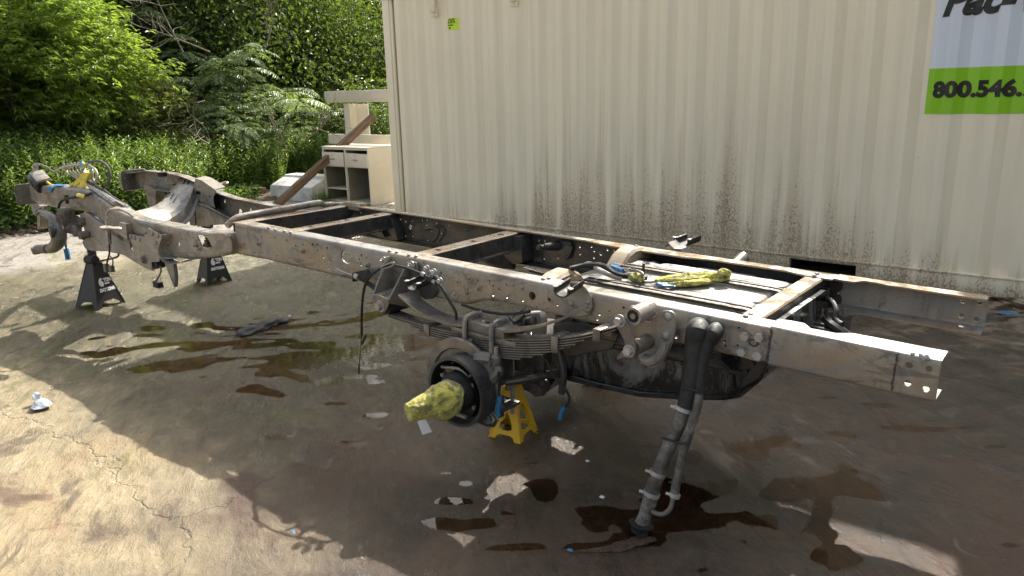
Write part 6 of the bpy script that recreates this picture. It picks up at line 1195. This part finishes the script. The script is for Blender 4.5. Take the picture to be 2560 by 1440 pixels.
# trees behind the container, seen mirrored in the puddles
for i, (x_, y_, H) in enumerate([(-14, 24, 8), (-9.5, 25.5, 8), (-6, 26, 8), (-1, 27, 8), (4, 26, 8)]):
    forest_tree(0, 0, H, 2.3, 3500, 'leaf_forest', ['tree far behind the container end', 'second tree behind the container', 'third tree behind the container', 'fourth tree behind the container', 'fifth tree behind the container'][i], lsize=.22, base=.4, at_=(x_, y_, 0), group='trees behind the container')
for i, (x_, y_, H) in enumerate([(13.5, 7, 9), (14.5, 2.5, 9), (14, -2, 8.5), (13, -7, 9), (12, -12, 9)]):  # unseen trees added to cut the sky light on the container's right-facing slopes
    forest_tree(0, 0, H, 2.9, 2600, 'leaf_forest', ['leafy tree standing to the right of the pad, out beyond the container end', 'second leafy tree right of the pad', 'third leafy tree right of the pad', 'fourth leafy tree right of the pad', 'fifth leafy tree behind and right of the pad'][i], lsize=.30, base=.08, at_=(x_, y_, 0), group='trees along the right of the pad', clump=.8)
# a deep wood that reads as one mass
N_ = 42000; px_ = rng.uniform(-350, 1150, N_); D_ = rng.uniform(22, 34, N_); P_ = np.array([gpt(a, d) for a, d in zip(px_, D_)]); P_[:, 2] = rng.uniform(0, 5.6, N_)
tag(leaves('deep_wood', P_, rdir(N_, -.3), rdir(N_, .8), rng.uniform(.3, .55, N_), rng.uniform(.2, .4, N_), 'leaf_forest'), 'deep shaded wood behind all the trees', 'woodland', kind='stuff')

# drooping compound leaves: bright shrub on the left
def compound(C, D, nl, L0, Wf, droop=.5):
    """each point gets a spray of nl leaflets hanging from a short stalk"""
    n = len(C); D = nvs(D); side = nvs(np.cross(D, [0, 0, 1])+1e-6); cs, ds, ns, ls = [], [], [], []
    for j in range(nl):
        t_ = 1.0 if j == nl-1 else .35+.6*(j//2)/(max(1, nl//2)); s_ = 0 if j == nl-1 else (1 if j % 2 else -1)
        c = C+D*(t_*L0*.9); d = D*(.6 if s_ else 1.0)+side*s_*.75+np.array([0, 0, -droop*rng.uniform(.6, 1.2)]); cs.append(c); ds.append(d+rng.normal(0, .12, (n, 3))); ns.append(np.tile([0, 0, 1.0], (n, 1))+side*s_*.3+rng.normal(0, .35, (n, 3))); ls.append(np.full(n, L0)*rng.uniform(.8, 1.15, n))
    return np.vstack(cs), np.vstack(ds), np.vstack(ns), np.concatenate(ls), Wf
def bright_shrub(px, py, D0, R_, Hh, nsp, label, name='green_shrub', mat='leaf_bright', L0=.105, dens=60, group=None):
    D = D0+1.3; R_ = R_*1.1; Hh = Hh*1.1
    g = gpt(px, D); g[2] = sz(g[0], g[1])-.05; zc = elevz(px, py, D)-g[2]; root = empty(name, g, label, 'shrub', group)
    tr, ends = branches(root, np.zeros(3), np.array([0, 0, zc+Hh*.5]), 14, R_*.8, .045)
    K = dens; cc = rdir(K)*(rng.random((K, 1))**.4)*[R_, R_, Hh]+[0, 0, zc]; idx = rng.integers(0, K, nsp)
    out = nvs(cc-[0, 0, zc-Hh*.6]); C = cc[idx]+rng.normal(0, 1, (nsp, 3))*[.17, .17, .13]; Dd = out[idx]*.8+rng.normal(0, .45, (nsp, 3)); Dd[:, 2] = Dd[:, 2]*.5-.05
    C = C[C[:, 2] > .08]; Dd = Dd[:len(C)]
    c, d, n, l, wf = compound(C, Dd, 5, L0, .34, .45); leaves('crown', c, d, n, l, l*wf, mat, root)
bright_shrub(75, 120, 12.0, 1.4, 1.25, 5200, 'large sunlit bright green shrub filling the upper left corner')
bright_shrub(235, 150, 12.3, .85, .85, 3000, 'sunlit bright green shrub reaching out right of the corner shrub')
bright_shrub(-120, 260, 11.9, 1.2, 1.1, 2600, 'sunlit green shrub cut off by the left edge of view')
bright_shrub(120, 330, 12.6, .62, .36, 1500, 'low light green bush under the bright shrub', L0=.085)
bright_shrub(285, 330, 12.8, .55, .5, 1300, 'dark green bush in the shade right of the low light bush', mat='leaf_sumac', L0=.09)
bright_shrub(390, 300, 13.2, .9, .75, 2300, 'pale vine covered bush at the foot of the sumacs', mat='leaf_vine', L0=.085)
bright_shrub(500, 345, 13.0, .65, .5, 1400, 'leafy vine bush under the bare twigs', mat='leaf_vine', L0=.08)
bright_shrub(600, 330, 13.4, .8, .55, 1600, 'green bush between the sumacs and the weeds', mat='leaf_sumac', L0=.09)
bright_shrub(905, 300, 14.2, .7, .7, 1200, 'dark bush seen through the cream shelf frame', mat='leaf_forest', L0=.09)

# sumac: bare stems carrying umbrellas of long pinnate fronds
def fronds(C, D, Lf, nlf, mat, root):
    cs, ds, ns, ls = [], [], [], []; D = nvs(D); side = nvs(np.cross(D, [0, 0, 1.0])); n = len(C); Lf = np.broadcast_to(Lf, n); cur = C.copy(); d = D.copy(); stp = (Lf/nlf)[:, None]
    rach = []
    for j in range(nlf+1):
        d = nvs(d+np.array([0, 0, -.085])); cur = cur+d*stp; u = nvs(np.cross(side, d)); t_ = j/nlf; ll = Lf*.34*(1-.55*abs(t_-.4)/.6)
        if j >= 1:
            for s_ in (-1, 1):
                cs.append(cur.copy()); ds.append(side*s_+d*.42-u*.0+np.array([0, 0, -.32])+rng.normal(0, .07, (n, 3))); ns.append(u+rng.normal(0, .2, (n, 3))); ls.append(ll*rng.uniform(.85, 1.1, n))
        if j % 3 == 0: cs.append(cur-d*stp*1.5); ds.append(d.copy()); ns.append(u); ls.append(-np.ones(n)*stp[:, 0]*3)
    c = np.vstack(cs); dd = np.vstack(ds); nn = np.vstack(ns); l = np.concatenate(ls); wd = np.where(l > 0, l*.32, .008); return leaves('crown', c, dd, nn, np.abs(l), wd, mat, root, .1)
def sumac(px, py, D0, heads, spread, label, Lf=.46, mat='leaf_sumac', rise=0.5):
    D = D0+1.5; Lf = Lf*1.15; spread = spread*1.1; heads = int(heads*1.25)
    g = gpt(px, D); g[2] = sz(g[0], g[1])-.05; zc = elevz(px, py, D)-g[2]; root = empty('sumac_shrub', g, label, 'shrub', 'sumac shrubs at the edge of the wood'); mb = MB(); C = []; Dd = []
    for i in range(heads):
        o = np.array([rng.normal(0, spread), rng.normal(0, spread), zc-abs(rng.normal(0, rise))]); b = np.array([o[0]*.35+rng.normal(0, .1), o[1]*.35+rng.normal(0, .1), 0])
        mb.tube([b, (b+o)/2+np.array([rng.normal(0, .08), rng.normal(0, .08), .1]), o], [.022, .015, .008], n=5, sub=3); k = rng.integers(9, 13); ph = rng.uniform(0, 6.28)
        for j in range(k): a = ph+j*2.4; C.append(o+np.array([0, 0, -.02*j])); e = rng.uniform(.15, .75); Dd.append([math.cos(a), math.sin(a), e])
    mb.build('stem', 'bark', root); C = np.array(C); fronds(C, np.array(Dd, float), rng.uniform(.75, 1.15, len(C))*Lf, 13, mat, root)
sumac(555, 120, 13.8, 9, .38, 'tall sumac in the middle of the wood edge, with long arching fronds')
sumac(640, 165, 13.6, 9, .36, 'broad sumac just right of the tallest one')
sumac(600, 250, 13.0, 10, .42, 'sumac hanging low in the centre of the thicket')
sumac(735, 215, 15.0, 8, .34, 'sumac with drooping fronds left of the shelf frame')
sumac(770, 300, 15.2, 6, .28, 'small sumac just left of the shelf frame uprights')
sumac(865, 215, 14.6, 4, .30, 'sumac peeping over the cream shelf frame beam')
sumac(470, 190, 14.2, 8, .42, 'sumac behind the bare grey twigs')
sumac(450, 20, 15.2, 5, .35, 'high sumac fronds near the top of the picture beside bare branches')
sumac(60, 365, 12.0, 4, .35, 'low sumac at the left edge above the weeds', Lf=.36)
sumac(215, 345, 12.9, 4, .30, 'dark sumac in the shade behind the bright weeds', Lf=.4)
sumac(668, 335, 13.6, 5, .22, 'low sumac leaning over the weeds left of the timber post', Lf=.38)
# bare dead branches
def bare(px0, py0, px1, py1, D, label):
    g = gpt(px0, D); root = empty('dead_branch', (g[0], g[1], 0), label, 'dead branch', 'bare dead branches in the thicket'); mb = MB(); A = np.array([0, 0, elevz(px0, py0, D)]); g1 = gpt(px1, D); B = np.array([g1[0]-g[0], g1[1]-g[1], elevz(px1, py1, D)])
    mid = (A+B)/2+rng.normal(0, .08, 3); mb.tube([A, mid, B], [.012, .009, .003], n=5)
    for i in range(9):
        f = rng.uniform(.25, .95); p = A*(1-f)+B*f; d = nv(nv(B-A)*.6+rng.normal(0, .7, 3)); ln = rng.uniform(.25, .6); q = p+d*ln; mb.tube([p, p+d*ln*.5+rng.normal(0, .04, 3), q], [.005, .004, .002], n=4, sub=3)
        e = nv(d+rng.normal(0, .6, 3)); mb.tube([q-d*ln*.3, q-d*ln*.3+e*.22], [.004, .002], n=4)
    mb.build('limb', 'dead_twig', root)
bare(495, 130, 440, -30, 12.4, 'bare forked grey branch near the top left of the thicket'); bare(560, 130, 380, 60, 12.5, 'bare grey branch arching left over the vines'); bare(690, 130, 715, -20, 12.6, 'bare upright twig cluster in front of the dark trees')
bare(530, 360, 500, 290, 12.0, 'bare dry stick standing in the weeds'); bare(720, 370, 680, 270, 12.0, 'pale bare stem curving over the weeds'); bare(770, 350, 835, 290, 12.2, 'thin dark branch left of the shelf frame')

# tall weeds: narrow-leaved stems packed along the bank
def weeds():
    cs, ds, ns, ls, ws = [], [], [], [], []; n = 0
    def inside(): return
    P = []
    for i in range(7000):
        px = rng.uniform(-150, 860); D = 11.0+rng.random()**.8*3.9; g = gpt(px, D)
        if px > 640 and D < 13.3+.3*(px-640)/200+(.9 if px > 700 else 0): D = rng.uniform(14.6, 15.6); g = gpt(px, D)
        if g[0] > -10.55 or (g[0] > -11.2 and g[1] > 5.9): continue
        P.append((g[0], g[1], rng.uniform(.32, .95)*(.55+.45*min(1, (-(g[0]+10.4))/.7))*(1.12 if px < 260 else .95)))
    for (x, y, h) in P:
        z0 = sz(x, y)-.03; lean = rng.normal(0, .10, 2); k = int(13+h*16); t_ = np.linspace(.12, 1, k); c = np.stack([x+lean[0]*t_**2, y+lean[1]*t_**2, z0+h*t_], 1); a = np.arange(k)*2.4+rng.uniform(0, 6)
        e = .15+.8*t_; d = np.stack([np.cos(a), np.sin(a), e*rng.uniform(.5, 1.1, k)], 1); cs.append(c); ds.append(d); ns.append(np.stack([-np.cos(a)*.5, -np.sin(a)*.5, np.ones(k)], 1)+rng.normal(0, .15, (k, 3))); ls.append(rng.uniform(.09, .15, k)*(1.15-.55*t_)); ws.append(np.full(k, rng.uniform(.020, .032)))
        cs.append(np.array([[x, y, z0]])); ds.append(np.array([[lean[0], lean[1], h]])); ns.append(np.array([[1, 0, 0.]])); ls.append(np.array([h])); ws.append(np.array([.007]))
    o = leaves('tall_weeds', np.vstack(cs), np.vstack(ds), np.vstack(ns), np.concatenate(ls), np.concatenate(ws), 'leaf_weed'); tag(o, 'thick bank of knee-high narrow leaved green weeds at the edge of the pad', 'weeds', kind='stuff')
    # broad low leaves and grass tufts in front
    N = 15000; px = rng.uniform(-150, 820, N); D = 10.9+rng.random(N)*2.2; P = np.array([gpt(a, d) for a, d in zip(px, D)]); P = P[(P[:, 0] < -10.5) & ((px < 640) | (D > 13.4))]; P[:, 2] = soil_h(P[:, 0], P[:, 1])+rng.random(len(P))*.16; n = len(P)
    o = leaves('ground_cover', P, rdir(n, .1), rdir(n, 1.6), rng.uniform(.04, .085, n), rng.uniform(.03, .06, n), 'leaf_weed'); tag(o, 'low leafy ground cover at the foot of the weeds', 'ground cover', kind='stuff')
    T = []
    for (px, py) in ((815, 500), (800, 505), (826, 498)): T.append(G(px, py, .02))
    C = []; Dd = []
    for t_ in T:
        for j in range(60): C.append(t_+rng.normal(0, .05, 3)*[1, 1, 0]); Dd.append([rng.normal(0, .5), rng.normal(0, .5), 1])
    n = len(C); o = leaves('grass_tuft', np.array(C), np.array(Dd, float), rdir(n), rng.uniform(.08, .2, n), np.full(n, .008), 'leaf_weed'); tag(o, 'small green grass tuft growing in front of the white concrete block', 'grass', kind='stuff')
weeds()
